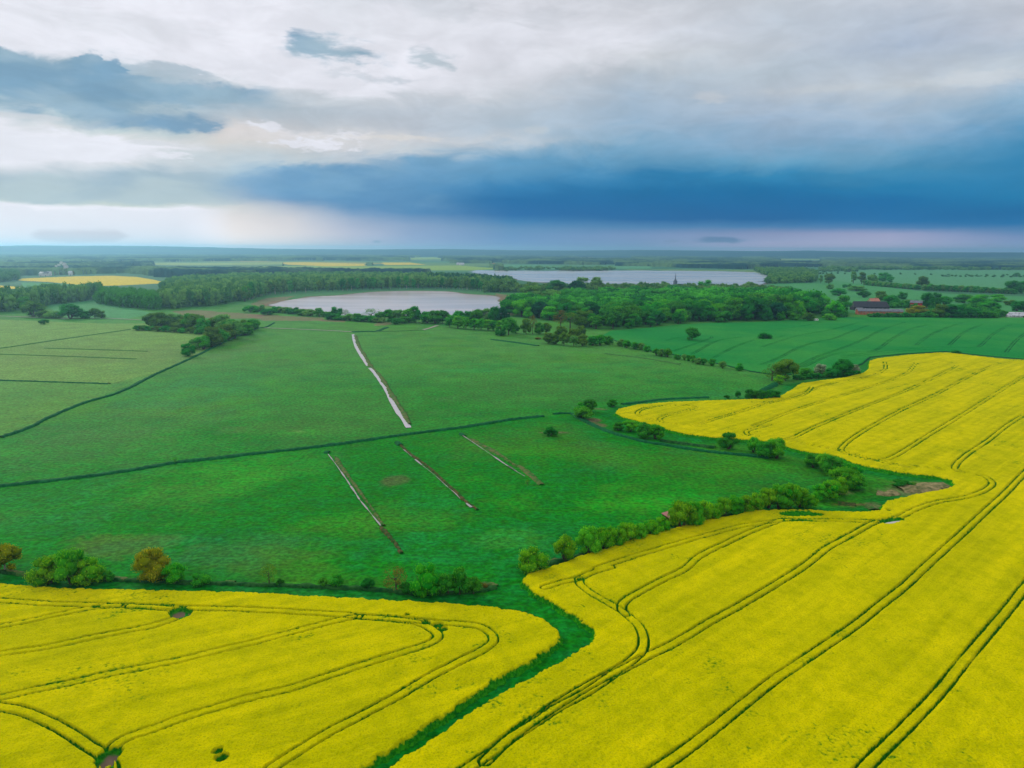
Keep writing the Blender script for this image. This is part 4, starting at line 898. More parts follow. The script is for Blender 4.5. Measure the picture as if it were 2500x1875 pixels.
# --- long willow row along the rape field
row = [(1301,1397,64,60),(1379,1371,58,44),(1437,1353,60,52),(1469,1344,54,44),(1498,1335,56,46),(1532,1328,56,46),(1561,1320,40,32),(1590,1311,42,34),(1617,1303,40,34),
       (1664,1292,62,62),(1692,1285,62,46),(1717,1278,56,40),(1741,1271,44,34),(1767,1263,52,40),(1793,1257,46,38),(1821,1252,44,36),(1846,1247,44,36),(1876,1240,48,40),(1900,1241,60,46),(1927,1239,56,42),(1951,1238,52,36),(1975,1241,34,36),(2000,1221,38,34),(2025,1217,50,42),(2047,1208,46,36)]
for i, (px, py, h, wd) in enumerate(row):
    plant('willow_bush', 'willow', 'willow' if i % 4 in (0, 1, 3) else 'fresh', px, py, h, wd * 1.12, f'leafy green willow, {ORD[i]} of the long row counted from the mown path', 'bush', 'willows in the long row by the rape field')
bend = [(2061,1194,56,60),(2091,1193,38,44),(2077,1170,40,42),(2034,1161,54,46),(2010,1150,46,40),(1985,1141,40,38),(1896,1119,50,42),(1869,1117,46,40),(1839,1104,40,30),(1778,1096,42,38),(1600,1071,38,34),(1573,1069,40,36),(1539,1053,30,34),(1509,1051,20,22)]
for i, (px, py, h, wd) in enumerate(bend):
    plant('willow_bush', 'willow', ('fresh', 'green', 'fresh', 'green')[i % 4], px, py, h, wd * 1.12, f'green willow, {ORD[i]} along the sedge ditch from the reedy hollow outward', 'bush', 'willows along the sedge ditch')
for px, py, h, wd, kd, lf, lb in [(1424,1022,33,46,'willow','green','nearest of three round bushes where the main drain ends'), (1421,1006,26,36,'round','green','back bush with the pointed top where the main drain ends'), (1441,1006,30,38,'round','deep','dark back bush by the reddish bank where the main drain ends'),
        (1495,993,20,24,'round','green','small round bush alone at the tip of the rape field'), (2200,1188,16,40,'shrub','deep','low dark shrub within the dry reedy hollow'), (2228,1188,10,30,'shrub','olive','low olive shrub on the dry reeds of the hollow'),
        (1801,972,20,14,'round','deep','small dark bush at the left end of the clipped hedge row'), (1829,975,24,24,'willow','deep','dark hedge bush, first in the short row behind the rape field'), (1845,976,25,24,'willow','deep','dark hedge bush, second in the short row behind the rape field'), (1862,976,25,24,'willow','deep','dark hedge bush, third in the short row behind the rape field'),
        (1880,975,24,22,'willow','deep','dark hedge bush, fourth in the short row behind the rape field'), (1896,975,22,20,'willow','deep','dark hedge bush, last in the short row behind the rape field'), (1774,972,8,14,'shrub','deep','tiny dark shrub on the bank behind the rape field'),
        (1884,929,42,48,'sparse','olive','thin olive bush beside the big olive tree at the field corner'), (1917,928,54,54,'round','olive','big olive tree at the field corner'), (1903,938,24,26,'willow','willow','small bright bush in front of the big olive tree'),
        (1968,922,22,34,'shrub','green','low green bush between the olive tree and the white hawthorn'), (2003,912,24,32,'round','blossom','white blossoming hawthorn left of the round dark tree'), (2057,918,46,52,'round','deep','round dark tree between two white hawthorns'), (2085,912,24,28,'round','blossom','white blossoming hawthorn right of the round dark tree'), (2030,920,22,34,'shrub','deep','dark bush at the foot of the round dark tree'),
        (2334,863,9,24,'shrub','deep','small dark bush on the border of wheat and rape'), (1689,832,35,38,'round','deep','lone round tree standing in the wheat field'), (1866,828,16,32,'shrub','deep','lone low bush standing in the wheat field')]:
    plant('hawthorn_bush' if lf == 'blossom' else 'broadleaf_tree' if kd == 'round' and h > 33 else 'bush', kd, lf, px, py, h, wd, lb, 'tree' if kd == 'round' and h > 33 else 'bush')
for i, px in enumerate(range(1945, 2090, 12)):
    plant('hedge_bush', 'shrub', 'deep', px, 927 - (px - 1945) * 0.075, 12, 20, f'dark clipped hedge plant, {ORD[i]} between the olive tree and the hawthorns', 'hedge', 'low hedge at the field corner')
small = zz(3, (1090,985), (1140,1000), (1210,1010), (1260,1016), (1310,1032), (1390,1062), (1432,1070), (1485,1077), (1565,1097), (1625,1102), (1660,1112), (1700,1125), (1740,1136), (1790,1142), (1860,1152), (1950,1172), (2090,1192))
for i, (px, py) in enumerate(small):
    plant('willow_bush', 'willow', 'green' if i % 3 else 'pale', px, py, (20,22,19,20,19,18,20,20,15,15,17,18,18,18,19,19,21)[i], (22,20,20,18,19,18,18,22,18,14,14,14,16,16,20,20,21)[i], f'small round willow, {ORD[i]} in the row below the wood, outermost last', 'bush', 'small willows in the row below the wood')

# --- grove and copses on the left
grove = [(1290,832,120,'olive'),(1350,838,125,'olive'),(1440,815,110,'olive'),(1500,815,105,'pale'),(1560,830,100,'olive'),(1610,842,135,'green'),(1655,852,125,'olive'),(1720,872,120,'green'),(1800,862,120,'olive'),(1890,872,135,'pale'),(1960,882,120,'green'),(2040,872,110,'olive'),(2130,852,90,'green'),
         (1650,1012,95,'pale'),(1720,1010,120,'green'),(1790,992,150,'olive'),(1850,972,140,'green'),(1910,942,140,'olive'),(1985,922,140,'pale'),(2070,892,120,'green'),(2150,842,80,'green')]
for i, (x, y, h, lf) in enumerate(grove):
    (px, py), = zz(1, (x, y))
    plant('broadleaf_tree', 'willow' if i % 3 else 'round', lf, px, py, h * .31, h * .33, f'mixed grove tree, {ORD[i]} in order ' + ('along the back edge' if i < 13 else 'down the drain side') + ' of the meadow grove', 'tree', 'trees of the meadow grove')
for i, (x, y) in enumerate([(1160,852),(1210,850),(1260,852),(1330,860),(1400,862),(1470,868),(1540,872),(1610,876),(1680,884),(1760,900)]):
    (px, py), = zz(1, (x, y)); plant('shrub', 'shrub', 'olive' if i % 2 else 'green', px, py, 13, 24, f'low grey green shrub, {ORD[i]} along the front of the meadow grove', 'bush', 'shrubs fringing the meadow grove')
(px, py), = zz(1, (1590, 1068)); plant('broadleaf_tree', 'round', 'green', px, py, 34, 34, 'small tree standing free at the near tip of the meadow grove', 'tree')
for x, y, h, wd, kd, lf, lb in [(285,735,145,170,'round','olive','yellow green rounded tree at the end of the copse'), (215,700,130,90,'tall','green','darker tree behind the yellow green rounded one'), (595,752,125,185,'round','deep','broad dome shaped tree topping the rounded copse'), (450,748,60,170,'shrub','pale','grey green shrubs at the left of the dome shaped tree'),
        (370,745,55,120,'shrub','olive','low shrub beside the yellow green rounded tree'), (720,750,60,120,'shrub','deep','dark low shrub right of the dome shaped tree'), (800,748,90,90,'round','olive','olive tree near the right end of the rounded copse'), (855,748,65,80,'round','olive','last small olive tree of the rounded copse'), (370,800,38,75,'shrub','deep','small dark bush alone in the pale meadow')]:
    (px, py), = zz(1, (x, y)); plant('broadleaf_tree' if kd != 'shrub' else 'shrub', kd, lf, px, py, h * .29, wd * .29, lb, 'tree' if kd != 'shrub' else 'bush')
# --- lakeside trees
for i, (x, y, h, wd, kd, lf) in enumerate([(620,735,75,90,'round','green'),(680,735,40,80,'shrub','green'),(765,745,105,120,'round','deep'),(845,755,75,60,'sparse','olive'),(940,770,70,90,'round','green'),(1060,770,110,120,'sparse','pale'),(1130,770,80,100,'round','green'),(1210,775,105,110,'round','green'),(1290,780,110,110,'round','pale'),(1380,785,120,110,'tall','green'),(1430,785,130,110,'round','green'),
        (1530,790,110,130,'round','green'),(1600,795,115,130,'round','green'),(1660,792,110,110,'round','deep'),(1740,800,90,110,'round','green'),(1800,790,110,110,'round','green'),(1880,790,110,100,'round','deep'),(1960,800,130,130,'round','green'),(2040,800,150,130,'round','pale'),(2100,810,150,110,'round','deep'),(2170,820,170,120,'round','dark')]):
    (px, py), = zz(2, (x, y)); plant('broadleaf_tree' if kd != 'shrub' else 'shrub', kd, lf, px, py, h * .29, wd * .29, f'tree on the near lake shore, {ORD[i]} going from the reedy tip towards the dark wood', 'tree', 'trees on the near lake shore')
for i, (x, y) in enumerate([(40,700),(110,690),(190,720),(260,700),(330,705),(400,712),(470,725),(540,730),(720,760),(800,765),(880,770),(980,775),(1040,780),(1120,785),(1260,800),(1350,790)]):
    (px, py), = zz(2, (x, y)); plant('shrub', 'shrub', ('green', 'pale', 'deep')[i % 3], px, py, 15, 34, f'low scrub bush, {ORD[i]} along the near lake shore from the reedy tip', 'bush', 'scrub on the near lake shore')
for i, (x, y, h) in enumerate([(1722,825,95),(1790,835,105),(1858,842,115),(1925,845,95),(1985,850,105),(2045,852,90),(2095,855,85),(2150,860,95)]):
    (px, py), = zz(2, (x, y)); plant('broadleaf_tree', 'tall' if i % 2 else 'round', 'fresh' if i % 3 else 'green', px, py, h * .29, 26, f'light green rounded tree, {ORD[i]} in the front rank before the dark wood', 'tree', 'front rank of light trees')
K8 = 320 / 2212.0
for x, y, h, wd, kd, lf, lb in [(560,815,310,260,'round','green','shaggy grey green tree jutting into the meadow'), (430,825,120,180,'shrub','deep','dark bush under the shaggy grey green tree'), (690,790,140,150,'round','deep','dark bush right of the shaggy grey green tree'), (860,800,250,190,'round','olive','loose olive tree beside the thin bare one'), (970,800,340,120,'sparse','russet','thin half bare tree with upright twigs'),
        (1080,800,200,180,'round','green','green tree right of the thin half bare one'), (1200,790,190,180,'round','olive','olive tree with a gap of meadow behind it'), (1440,690,280,200,'sparse','russet','brownish twiggy tree behind the olive willows'), (1600,700,270,240,'sparse','olive','wide olive tree behind the olive willows'), (1790,680,310,330,'round','olive','largest olive tree, broad crown above the olive willows'), (1930,660,250,170,'round','olive','olive tree at the wood edge beside the large olive one'),
        (1230,960,200,180,'round','olive','low olive willow, outermost tip of the olive willow clump'), (1440,900,250,220,'willow','olive','tall olive willow in the middle of the clump'), (1340,970,190,160,'round','olive','rounded olive willow at the near edge of the clump'), (1500,990,240,190,'round','olive','front olive willow with dark foot'), (1640,930,240,180,'willow','olive','upright olive willow behind the front ones'), (1660,1000,170,160,'round','pale','pale front willow in the olive clump'), (1810,1000,190,190,'round','olive','last front willow of the olive clump'), (1780,900,230,170,'round','olive','back willow of the olive clump'),
        (1980,990,170,200,'willow','green','green willow where the clump thins out'), (2110,985,170,200,'willow','green','green willow next along from the thinning clump'), (2250,975,150,190,'willow','green','small green willow at the tail of the clump'), (1060,890,40,110,'shrub','russet','low brown brush pile before the olive willows')]:
    plant('broadleaf_tree' if kd != 'shrub' else 'shrub', kd, lf, 1160 + x * K8, 700 + y * K8, h * K8, wd * K8, lb, 'tree' if kd != 'shrub' else 'bush')

# --- woods: every crown in the front ranks is a tree; what lies behind reads as one mass
def scatter(poly, sp, seed):
    r = random.Random(seed); xs = [p[0] for p in poly]; ys = [p[1] for p in poly]; P = []
    y = min(ys); row_ = 0
    while y < max(ys):
        x = min(xs) + (row_ % 2) * sp * .5
        while x < max(xs): P.append((x + r.uniform(-.38, .38) * sp, y + r.uniform(-.38, .38) * sp)); x += sp
        y += sp * .87; row_ += 1
    A = np.array(P); ok = inside(A[:, 0], A[:, 1], poly)
    return [tuple(p) for p in A[ok]]
COARSE = {kd: [crown_arrays(kd, 190, 300 + s, True) for s in range(5)] for kd in ('round', 'tall', 'shrub', 'cone')}
def mass(name, items, lf, label, cat):
    """one wood as one object: items (x, y, height, width, kind, tint)"""
    Vs, Qs, Ts, At = [], [], [], []; b = 0; r = np.random.default_rng(5)
    for i, (x, y, h, wd, kd, ti) in enumerate(items):
        V, Q, T, a = COARSE[kd][i % 5]; th = r.uniform(0, 6.28); c, s = math.cos(th), math.sin(th)
        k = wd / WID[kd]
        Vs.append(np.stack([(V[:, 0] * c - V[:, 1] * s) * k + x, (V[:, 0] * s + V[:, 1] * c) * k + y, V[:, 2] * h], 1))
        Qs.append(Q + b); Ts.append(T + b); At.append(np.clip(a * 0.45 + ti * 0.75 - 0.08, 0, 1)); b += len(V)
    me = mesh_mixed(name, np.concatenate(Vs), np.concatenate(Qs), np.concatenate(Ts), np.concatenate(At))
    return tag(new_obj(name, me, LEAF[lf]), label, cat, kind='stuff')
r_ = random.Random(3)
def zz_g(p): return G(zz(1, *p))
WOOD = G([(1222,762), (1262,775), (1300,778), (1345,783), (1400,790), (1449,803), (1489,806), (1576,800), (1663,791), (1760,787), (1840,785), (1900,784), (1985,776), (2000,758), (1990,742), (1900,733), (1800,729), (1650,726), (1500,722), (1400,724), (1300,735), (1250,750)])
pts = sorted(scatter(WOOD, 16.5, 2), key=lambda p: math.hypot(*p) + 0.25 * p[0])
edge = linedist(np.array([p[0] for p in pts]), np.array([p[1] for p in pts]), G([(1300,780), (1345,785), (1400,792), (1449,804), (1489,807), (1576,801), (1663,792), (1760,788), (1840,786), (1900,785), (1985,777)]), 400.0)
rest = []; n_ind = 0
for (x, y), e in sorted(zip(pts, edge), key=lambda q: q[1]):
    h = (12.5 if e < 9 else 17 if e < 24 else 20.5) * r_.uniform(.78, 1.22)
    if e > 190: h *= 0.78
    if x < 150 and e > 24: h *= 0.9
    if x > 230 and e > 24: h *= 1.2
    if n_ind < 130:
        lf = r_.choices(['green', 'deep', 'fresh', 'wood', 'dark'], [4, 4, 2 if e < 24 else 1, 3, .8])[0]
        plant('broadleaf_tree', 'tall' if e < 9 and r_.random() < .4 else 'round', lf, 0, 0, 0, (h * r_.uniform(.95, 1.3)) / mpp(x, y), 'broadleaf tree in the thick green wood above the wheat field', 'tree', 'trees of the thick green wood', hm=h, xy=(x, y)); n_ind += 1
    else: rest.append((x, y, h, h * r_.uniform(.98, 1.4), 'round', r_.random() ** 1.2))
mass('woodland', rest, 'wood', 'back of the thick green wood above the wheat field', 'wood')
back = scatter(G([(1180,715), (1262,714), (1300,716), (1400,722), (1500,721), (1650,725), (1800,728), (1900,732), (1930,716), (1840,712), (1700,708), (1560,708), (1440,710), (1300,708), (1190,706)]), 12.5, 4)
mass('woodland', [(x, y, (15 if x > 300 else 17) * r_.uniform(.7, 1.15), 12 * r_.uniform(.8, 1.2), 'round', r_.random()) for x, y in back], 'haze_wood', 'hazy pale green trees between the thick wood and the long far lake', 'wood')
for x, y, h, wd, kd, lf, lb in [(1420,716,42,34,'tall','pale','tall poplar pair before the far lake, bushier one'), (1455,716,42,30,'tall','pale','tall poplar before the far lake with airy crown'), (1300,742,46,70,'round','pale','big pale green tree rising behind the dark lakeside trees'), (1345,742,40,60,'round','pale','pale green tree next to the biggest pale one'), (1375,742,34,50,'round','green','mid green tree right of the pale green pair'),
        (1408,722,38,40,'round','dark','very dark tree behind the thick wood'), (1360,718,32,60,'round','deep','spreading dark green tree behind the pale pair'), (1620,716,26,30,'tall','pale','slim pale tree left of the church spire'), (1722,710,28,34,'round','fresh','yellow green tree beside the red roofed house'), (1830,711,26,34,'round','pale','pale tree right of the red roofed house'), (1550,722,28,34,'round','green','rounded green tree below the far lake')]:
    plant('broadleaf_tree', kd, lf, x, y, h, wd, lb, 'tree')
# front rank of the wood beyond the small lake
shore = spline([(590,738), (640,722), (720,715), (800,712), (880,708), (960,706), (1040,704), (1110,706), (1180,711), (1240,714)], False, 7)
sg = G(shore); L = [0]
for a, b in zip(sg, sg[1:]): L.append(L[-1] + math.dist(a, b))
n_ = 62
for i in range(n_):
    s = (i + r_.uniform(-.3, .3) + .5) / n_ * L[-1]; x = float(np.interp(s, L, [p[0] for p in sg])); y = float(np.interp(s, L, [p[1] for p in sg])) + r_.uniform(0, 14)
    h = r_.uniform(20, 27) * (1 if x < -60 else .9); plant('broadleaf_tree', 'tall', r_.choice(['pale', 'green', 'olive', 'deep', 'pale']), 0, 0, 0, h * r_.uniform(.42, .62) / mpp(x, y), 'slender tree in the front rank behind the small lake', 'tree', 'trees behind the small lake', bark='birch' if r_.random() < .4 else None, hm=h, xy=(x, y))
mz = scatter(G([(395,757), (450,752), (530,748), (600,732), (640,717), (720,711), (800,708), (960,702), (1110,702), (1240,711), (1262,702), (1180,694), (1000,690), (800,692), (640,698), (520,704), (440,714), (400,730)]), 11, 6)
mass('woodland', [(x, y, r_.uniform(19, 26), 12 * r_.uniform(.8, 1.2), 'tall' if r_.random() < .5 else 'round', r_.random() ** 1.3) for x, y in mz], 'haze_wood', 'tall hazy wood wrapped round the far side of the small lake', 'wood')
mz = scatter(G([(1040,697), (1130,699), (1225,706), (1250,702), (1150,692), (1040,690)]), 10, 9)
mass('pine_stand', [(x, y, r_.uniform(25, 29), 8 * r_.uniform(.8, 1.2), 'cone', r_.random() * .5) for x, y in mz], 'dark', 'dark blue green pine stand at the end of the lakeside wood', 'wood')
mz = scatter(G([(236,742), (300,751), (392,758), (400,742), (330,732), (250,727)]), 8, 7)
mass('plantation', [(x, y, r_.uniform(19, 22), 9 * r_.uniform(.9, 1.1), 'round', .25 + r_.random() * .35) for x, y in mz], 'green', 'even green plantation with a rounded end above the meadow', 'wood')
mz = scatter(G([(-500,770), (-60,766), (43,760), (110,747), (200,737), (246,731), (250,722), (120,731), (0,740), (-500,742)]), 11, 8)
mass('woodland', [(x, y, r_.uniform(20, 28), 12 * r_.uniform(.8, 1.2), 'round', r_.random() ** 1.5) for x, y in mz], 'haze_wood', 'grey green wood at the edge of the pale meadow behind the copse', 'wood')
mz = scatter(G([(395,712), (470,702), (640,694), (900,689), (1090,687), (1090,678), (800,676), (560,680), (420,690)]), 15, 10)
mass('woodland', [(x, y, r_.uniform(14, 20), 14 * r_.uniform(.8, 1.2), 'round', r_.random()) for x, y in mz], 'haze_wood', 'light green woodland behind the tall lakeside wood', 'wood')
mz = scatter(G([(0,690), (45,684), (45,670), (-200,672), (-300,690)]), 13, 11)
mass('woodland', [(x, y, r_.uniform(16, 22), 13 * r_.uniform(.8, 1.2), 'round', r_.random() * .5) for x, y in mz], 'haze_wood', 'small dark wood before the far yellow field', 'wood')
mz = scatter(G([(1870,694), (1990,690), (1995,668), (1960,660), (1840,660), (1880,676)]), 14, 12)
mass('woodland', [(x, y, r_.uniform(12, 18), 14 * r_.uniform(.8, 1.2), 'round', r_.random()) for x, y in mz], 'haze_wood', 'grey woodland at the tip of the long far lake', 'wood')
K7 = 640 / 2212.0
for x, y, h, wd, kd, lf, lb in [(380,312,95,60,'tall','pale','tall pale tree in the far field, nearest the long lake'), (495,318,75,30,'tall','pale','slim pale tree in the far field'), (565,325,95,85,'round','olive','broad olive tree in the far field'), (575,365,45,70,'shrub','pale','pale bush under the broad olive far tree'), (770,318,100,50,'tall','pale','slender leggy tree left in the far clump'), (840,320,105,70,'tall','olive','olive leggy tree in the far clump'), (930,325,90,80,'round','pale','pale tree of the far clump beside the hedge'), (1030,300,80,100,'round','green','dark domed tree of the far clump'), (1080,310,50,70,'round','green','low tree at the end of the far clump'),
        (1352,365,110,95,'round','olive','big olive tree standing in the long far hedge'), (700,355,30,40,'shrub','green','small bush, left of two in the pale far field'), (740,350,32,40,'shrub','green','small bush, right of two in the pale far field'), (735,220,40,70,'round','pale','grey tree in the farthest hedge'), (2150,262,35,50,'round','green','small tree on the thin line across the far field'), (2110,400,110,110,'round','deep','dark tree at the far end of the long hedge'), (2190,400,100,110,'round','green','dark tree group closing the long hedge')]:
    plant('broadleaf_tree' if kd != 'shrub' else 'shrub', kd, lf, 1860 + x * K7, 600 + y * K7, h * K7, wd * K7, lb, 'tree' if kd != 'shrub' else 'bush')
for i in range(22):
    t = i / 21; px = 2112 + t * 128; plant('hedge_bush', 'shrub', 'green' if i % 2 else 'pale', px, 696 + t * 11, 12, 15, 'leafy bush in the nearer half of the long far hedge', 'hedge', 'bushes of the long far hedge, slim half')
for i in range(30):
    t = i / 29; px = 2256 + t * 220; plant('hedge_bush', 'willow', 'green' if i % 3 else 'pale', px, 709 + t * 9, 16 if i < 19 else 14, 15, 'tall bush in the thicker half of the long far hedge', 'hedge', 'bushes of the long far hedge, thick half')
mz = [(px, py) for px, py, n in [(2000, 669, 40), (2300, 675, 30), (2365, 674.5, 60)] for k in range(n) for px, py in [(px + k * (3.0 if n == 40 else 1.6 if n == 30 else 3.0), py + k * .02)]]
mass('hedge_line', [(*g(px, py), r_.uniform(4, 8), 9, 'shrub', r_.random() * .5) for px, py in mz], 'haze_wood', 'thin dark hedge lines across the farthest green field', 'hedge')
mz = [(r_.uniform(2000, 2560), r_.gauss(657.5, 1.1)) for k in range(420)] + [(r_.uniform(2000, 2090), r_.gauss(662, 1.5)) for k in range(40)] + [(r_.uniform(1230, 1500), r_.gauss(658, 1.5)) for k in range(70)] + [(r_.uniform(1370, 1480), r_.gauss(660, .6)) for k in range(70)]
mass('woodland', [(*g(px, py), r_.uniform(9, 16), 21, 'round', r_.random()) for px, py in mz], 'haze_wood', 'scattered grey green trees along the far side of the fields and lake', 'wood')
# farm trees
for x, y, h, wd, lf, lb in [(610,740,130,150,'fresh','bright green tree hiding the white house at the farm'), (680,700,140,130,'green','green tree at the left end of the farm barn'), (650,560,60,110,'green','dark green tree behind the left farm houses'), (800,520,55,160,'pale','grey green tree above the barn ridge'), (860,575,55,100,'deep','dark tree right behind the dark barn roof'), (570,770,65,110,'fresh','bright low tree beside the white trailer'), (390,775,75,100,'olive','olive low tree left of the white trailer'), (275,770,70,100,'green','low green tree at the wood corner'), (450,600,80,80,'dark','dark conifer like tree by the red chimney'),
        (1000,600,80,110,'olive','brownish tree right of the pink roofed house'), (1090,650,100,120,'green','rounded tree between the barn and the red shed'), (1185,590,75,90,'deep','dark tree behind the barn and red shed'), (1240,640,50,80,'pale','small tree just left of the red shed'), (1310,722,78,150,'amber','amber and olive tree before the red shed'), (1390,665,130,110,'deep','tall dark tree right of the red shed'), (1460,650,115,100,'deep','dark tree behind the tall one near the red shed'), (1540,640,80,110,'green','green tree in the farm tree belt'),
        (1500,745,110,130,'olive','olive front tree of the belt, nearest the farm'), (1600,745,130,160,'deep','large dark front tree of the belt'), (1690,745,120,140,'deep','second large dark front tree of the belt'), (1790,745,85,120,'deep','lower dark front tree of the belt'), (1880,745,60,80,'green','small front tree where the belt thins'), (1700,620,85,140,'green','green tree behind the front of the belt'), (1830,640,110,170,'fresh','big light green tree in the back of the belt'), (1920,690,95,150,'green','rounded tree at the right of the belt'), (1990,610,60,130,'fresh','bright tree on the back right of the belt'), (2030,735,55,70,'green','small bush beside the pale greenhouses'), (2090,640,55,100,'olive','yellowish tree above the greenhouses'), (2150,690,85,110,'deep','dark tree behind the greenhouses'), (2215,690,90,110,'deep','last dark tree behind the greenhouses')]:
    plant('broadleaf_tree', 'round', lf, 1860 + x * K7, 560 + y * K7, h * K7, wd * K7, lb, 'tree', 'trees round the farm')
for i in range(20):
    t = i / 19; plant('hedge_bush', 'shrub', 'deep' if i % 3 else 'green', 2125 + t * 160, 775.5, 10 + (i * 7 % 4), 16, f'low dark hedge plant, {ORD[i]} before the brick building counted from the barn side', 'hedge', 'low hedge below the farm')

mz = scatter(G([(2262,777), (2440,777), (2445,765), (2380,752), (2260,764)]), 6, 21) + scatter(G([(2008,777), (2062,776), (2066,764), (2010,758)]), 6, 22) + scatter(G([(2150,752), (2240,754), (2300,748), (2180,742)]), 7, 23)
mass('thicket', [(x, y, r_.uniform(4, 9), r_.uniform(6, 10), 'round', r_.random() * .8) for x, y in mz], 'wood', 'undergrowth between the trees round the farm', 'undergrowth')
mz = scatter(zz_g([(1290,838),(1600,848),(1700,872),(1800,880),(1700,985),(1650,1000),(1780,990),(1900,935),(2100,870),(2130,845),(2000,860),(1800,850),(1560,815),(1440,800)]), 7, 24)
mass('thicket', [(x, y, r_.uniform(4, 8), r_.uniform(7, 11), 'round', r_.random() * .8) for x, y in mz], 'olive', 'undergrowth between the trees of the meadow grove', 'undergrowth')
# --- far country: canopy of the woods towards the horizon, and the hills
FORCED = [G(p) for p in ([(-400,672), (120,671), (260,668), (376,664), (376,656), (200,648), (-400,648)], [(398,681), (520,679), (640,674), (800,672), (1040,672), (1060,668), (800,664), (600,664), (430,665), (330,668), (380,674)], [(2010,652), (2300,655), (2600,658), (2600,640), (2300,637), (2010,637)], [(1240,643), (1500,648), (1700,655), (1830,658), (1900,650), (2000,645), (1900,634), (1560,629), (1240,631)], [(-400,640), (300,640), (640,637), (900,634), (900,627), (300,626), (-400,628)])]
EXCL = [G([(x, y + dy) for x, y in p]) for p, c in FARCOL for dy in (0, 3, 6, 9)] + [BIGLAKE]
rs = rings(1750, 9000, lambda r: 0.0042 * r); an = np.arange(-0.72, 0.74, 0.0016)
X, Y = fan(rs, an); sh = X.shape; X = X.ravel(); Y = Y.ravel(); RR = np.hypot(X, Y)
cl = fbm(X * .55, Y, 420, 4, 121) + (RR > 5200) * .05
msk = (cl > 0.555) & (RR > 2500)
wx_ = X + (fbm(X, Y, 110, 3, 127) - .5) * 130; wy_ = Y + (fbm(X, Y, 120, 3, 128) - .5) * 160
for p in FORCED: msk |= inside(wx_, wy_, p) & (cl > 0.36)
for p in EXCL: msk &= ~inside(X, Y, p)
hh = np.where(msk, 8 + 8 * fbm(X, Y, 60, 3, 131) + 5.5 * vnoise(X / 11, Y / 13, 141) + 3 * vnoise(X / 5, Y / 7, 143), -0.4)
inm = msk.reshape(sh); keep = inm[:-1, :-1] | inm[1:, 1:]
V, F, at = compact(np.stack([X, Y, hh], 1), grid_faces(*sh, keep), {'t': fbm(X, Y, 160, 4, 151)})
m, n, b, out = mat('far_canopy'); P = geo_pos(n); t_ = attr(n, 't'); a_ = n.noise(P, 0.05, 4, 0.6)
c_ = n.mix(n.ss(t_, 0.42, 0.60), (0.004, 0.040, 0.038), (0.085, 0.17, 0.06)); h_ = n.n('ShaderNodeHueSaturation'); n.l(c_, h_.inputs['Color']); n.l(n.ss(a_, .3, .7, .7, 1.35), h_.inputs['Value']); n.l(h_.outputs[0], b.inputs['Base Color'])
b.inputs['Roughness'].default_value = 1; b.inputs['Specular IOR Level'].default_value = 0
tag(new_obj('far_woods', mesh_np('far_woods', V, F, at), m), 'patchwork of distant woods stretching to the horizon', 'wood', kind='stuff')

TOP = [(-900,603), (-300,602), (0,600), (40,598.5), (350,600), (500,603), (640,606), (760,608), (900,608.5), (1100,607.5), (1250,610.5), (1400,611.5), (1480,611), (1560,609.5), (1700,611), (1850,612.5), (1900,612.6), (1980,611), (2050,613), (2200,615), (2500,616), (3300,620)]
taz, tz = [], []
for px, py in TOP:
    d = ray(px, py); hd = math.hypot(d.x, d.y); taz.append(math.atan2(d.x, d.y)); tz.append(CAM_H + d.z / hd * 11000)
an = np.arange(-0.8, 0.82, 0.0022); rs = np.concatenate([np.linspace(7800, 11200, 60), np.linspace(11300, 15500, 14)])
X, Y = fan(rs, an); sh = X.shape; X = X.ravel(); Y = Y.ravel(); RR = np.hypot(X, Y); AA = np.arctan2(X, Y)
crest = np.interp(AA, taz, tz); rise = sstep(RR, 8000, 11000)
zz_ = rise * (crest - 6) * (1 - .25 * (1 - rise) * fbm(X, Y, 900, 3, 161)) + rise * (fbm(X, Y, 260, 3, 163) - .5) * 10 + vnoise(X / 25, Y / 30, 165) * 6 - 1.5
c = np.repeat(np.array([(0.004, 0.045, 0.055)]), len(X), 0); f_ = sstep(fbm(X * .4, Y, 500, 3, 171), .55, .62)[:, None] * (1 - rise[:, None]); c = c * (1 - f_ * .7) + np.array([(0.06, 0.15, 0.06)]) * f_ * .7
V, F = np.stack([X, Y, zz_], 1), grid_faces(*sh)
m, n, b, out = mat('hill_woods'); n.l(attr(n, 'col', True), b.inputs['Base Color']); b.inputs['Roughness'].default_value = 1; b.inputs['Specular IOR Level'].default_value = 0
tag(new_obj('hills', mesh_np('hills', V, F, {'col': c}), m), 'low wooded hills along the horizon', 'hills', kind='structure')

# ------------------------------------------------------------------ buildings
M['brick'] = mat_plain('orange_brick', (0.42, 0.14, 0.07), 0.9, 0.35, 0.8)
M['render_white'] = mat_plain('white_render', (0.62, 0.60, 0.57), 0.85, 0.12, 0.6)
M['render_buff'] = mat_plain('buff_wall', (0.42, 0.33, 0.22), 0.9, 0.2, 0.8)
M['red_board'] = mat_plain('red_boarding', (0.45, 0.035, 0.03), 0.7, 0.15, 1.2)
M['dark_wall'] = mat_plain('dark_boarding', (0.035, 0.035, 0.04), 0.9, 0.3, 1.0)
M['slate'] = mat_plain('dark_slate', (0.045, 0.045, 0.055), 0.8, 0.35, 0.7)
M['lead'] = mat_plain('spire_copper', (0.11, 0.14, 0.17), 0.7, 0.2, 0.7)
M['grey_roof'] = mat_plain('grey_sheet_roof', (0.16, 0.17, 0.19), 0.6, 0.3, 0.5)
M['pink_roof'] = mat_plain('pink_tile', (0.50, 0.20, 0.14), 0.8, 0.25, 0.9)
M['red_roof'] = mat_plain('red_tile', (0.55, 0.17, 0.10), 0.8, 0.25, 0.9)
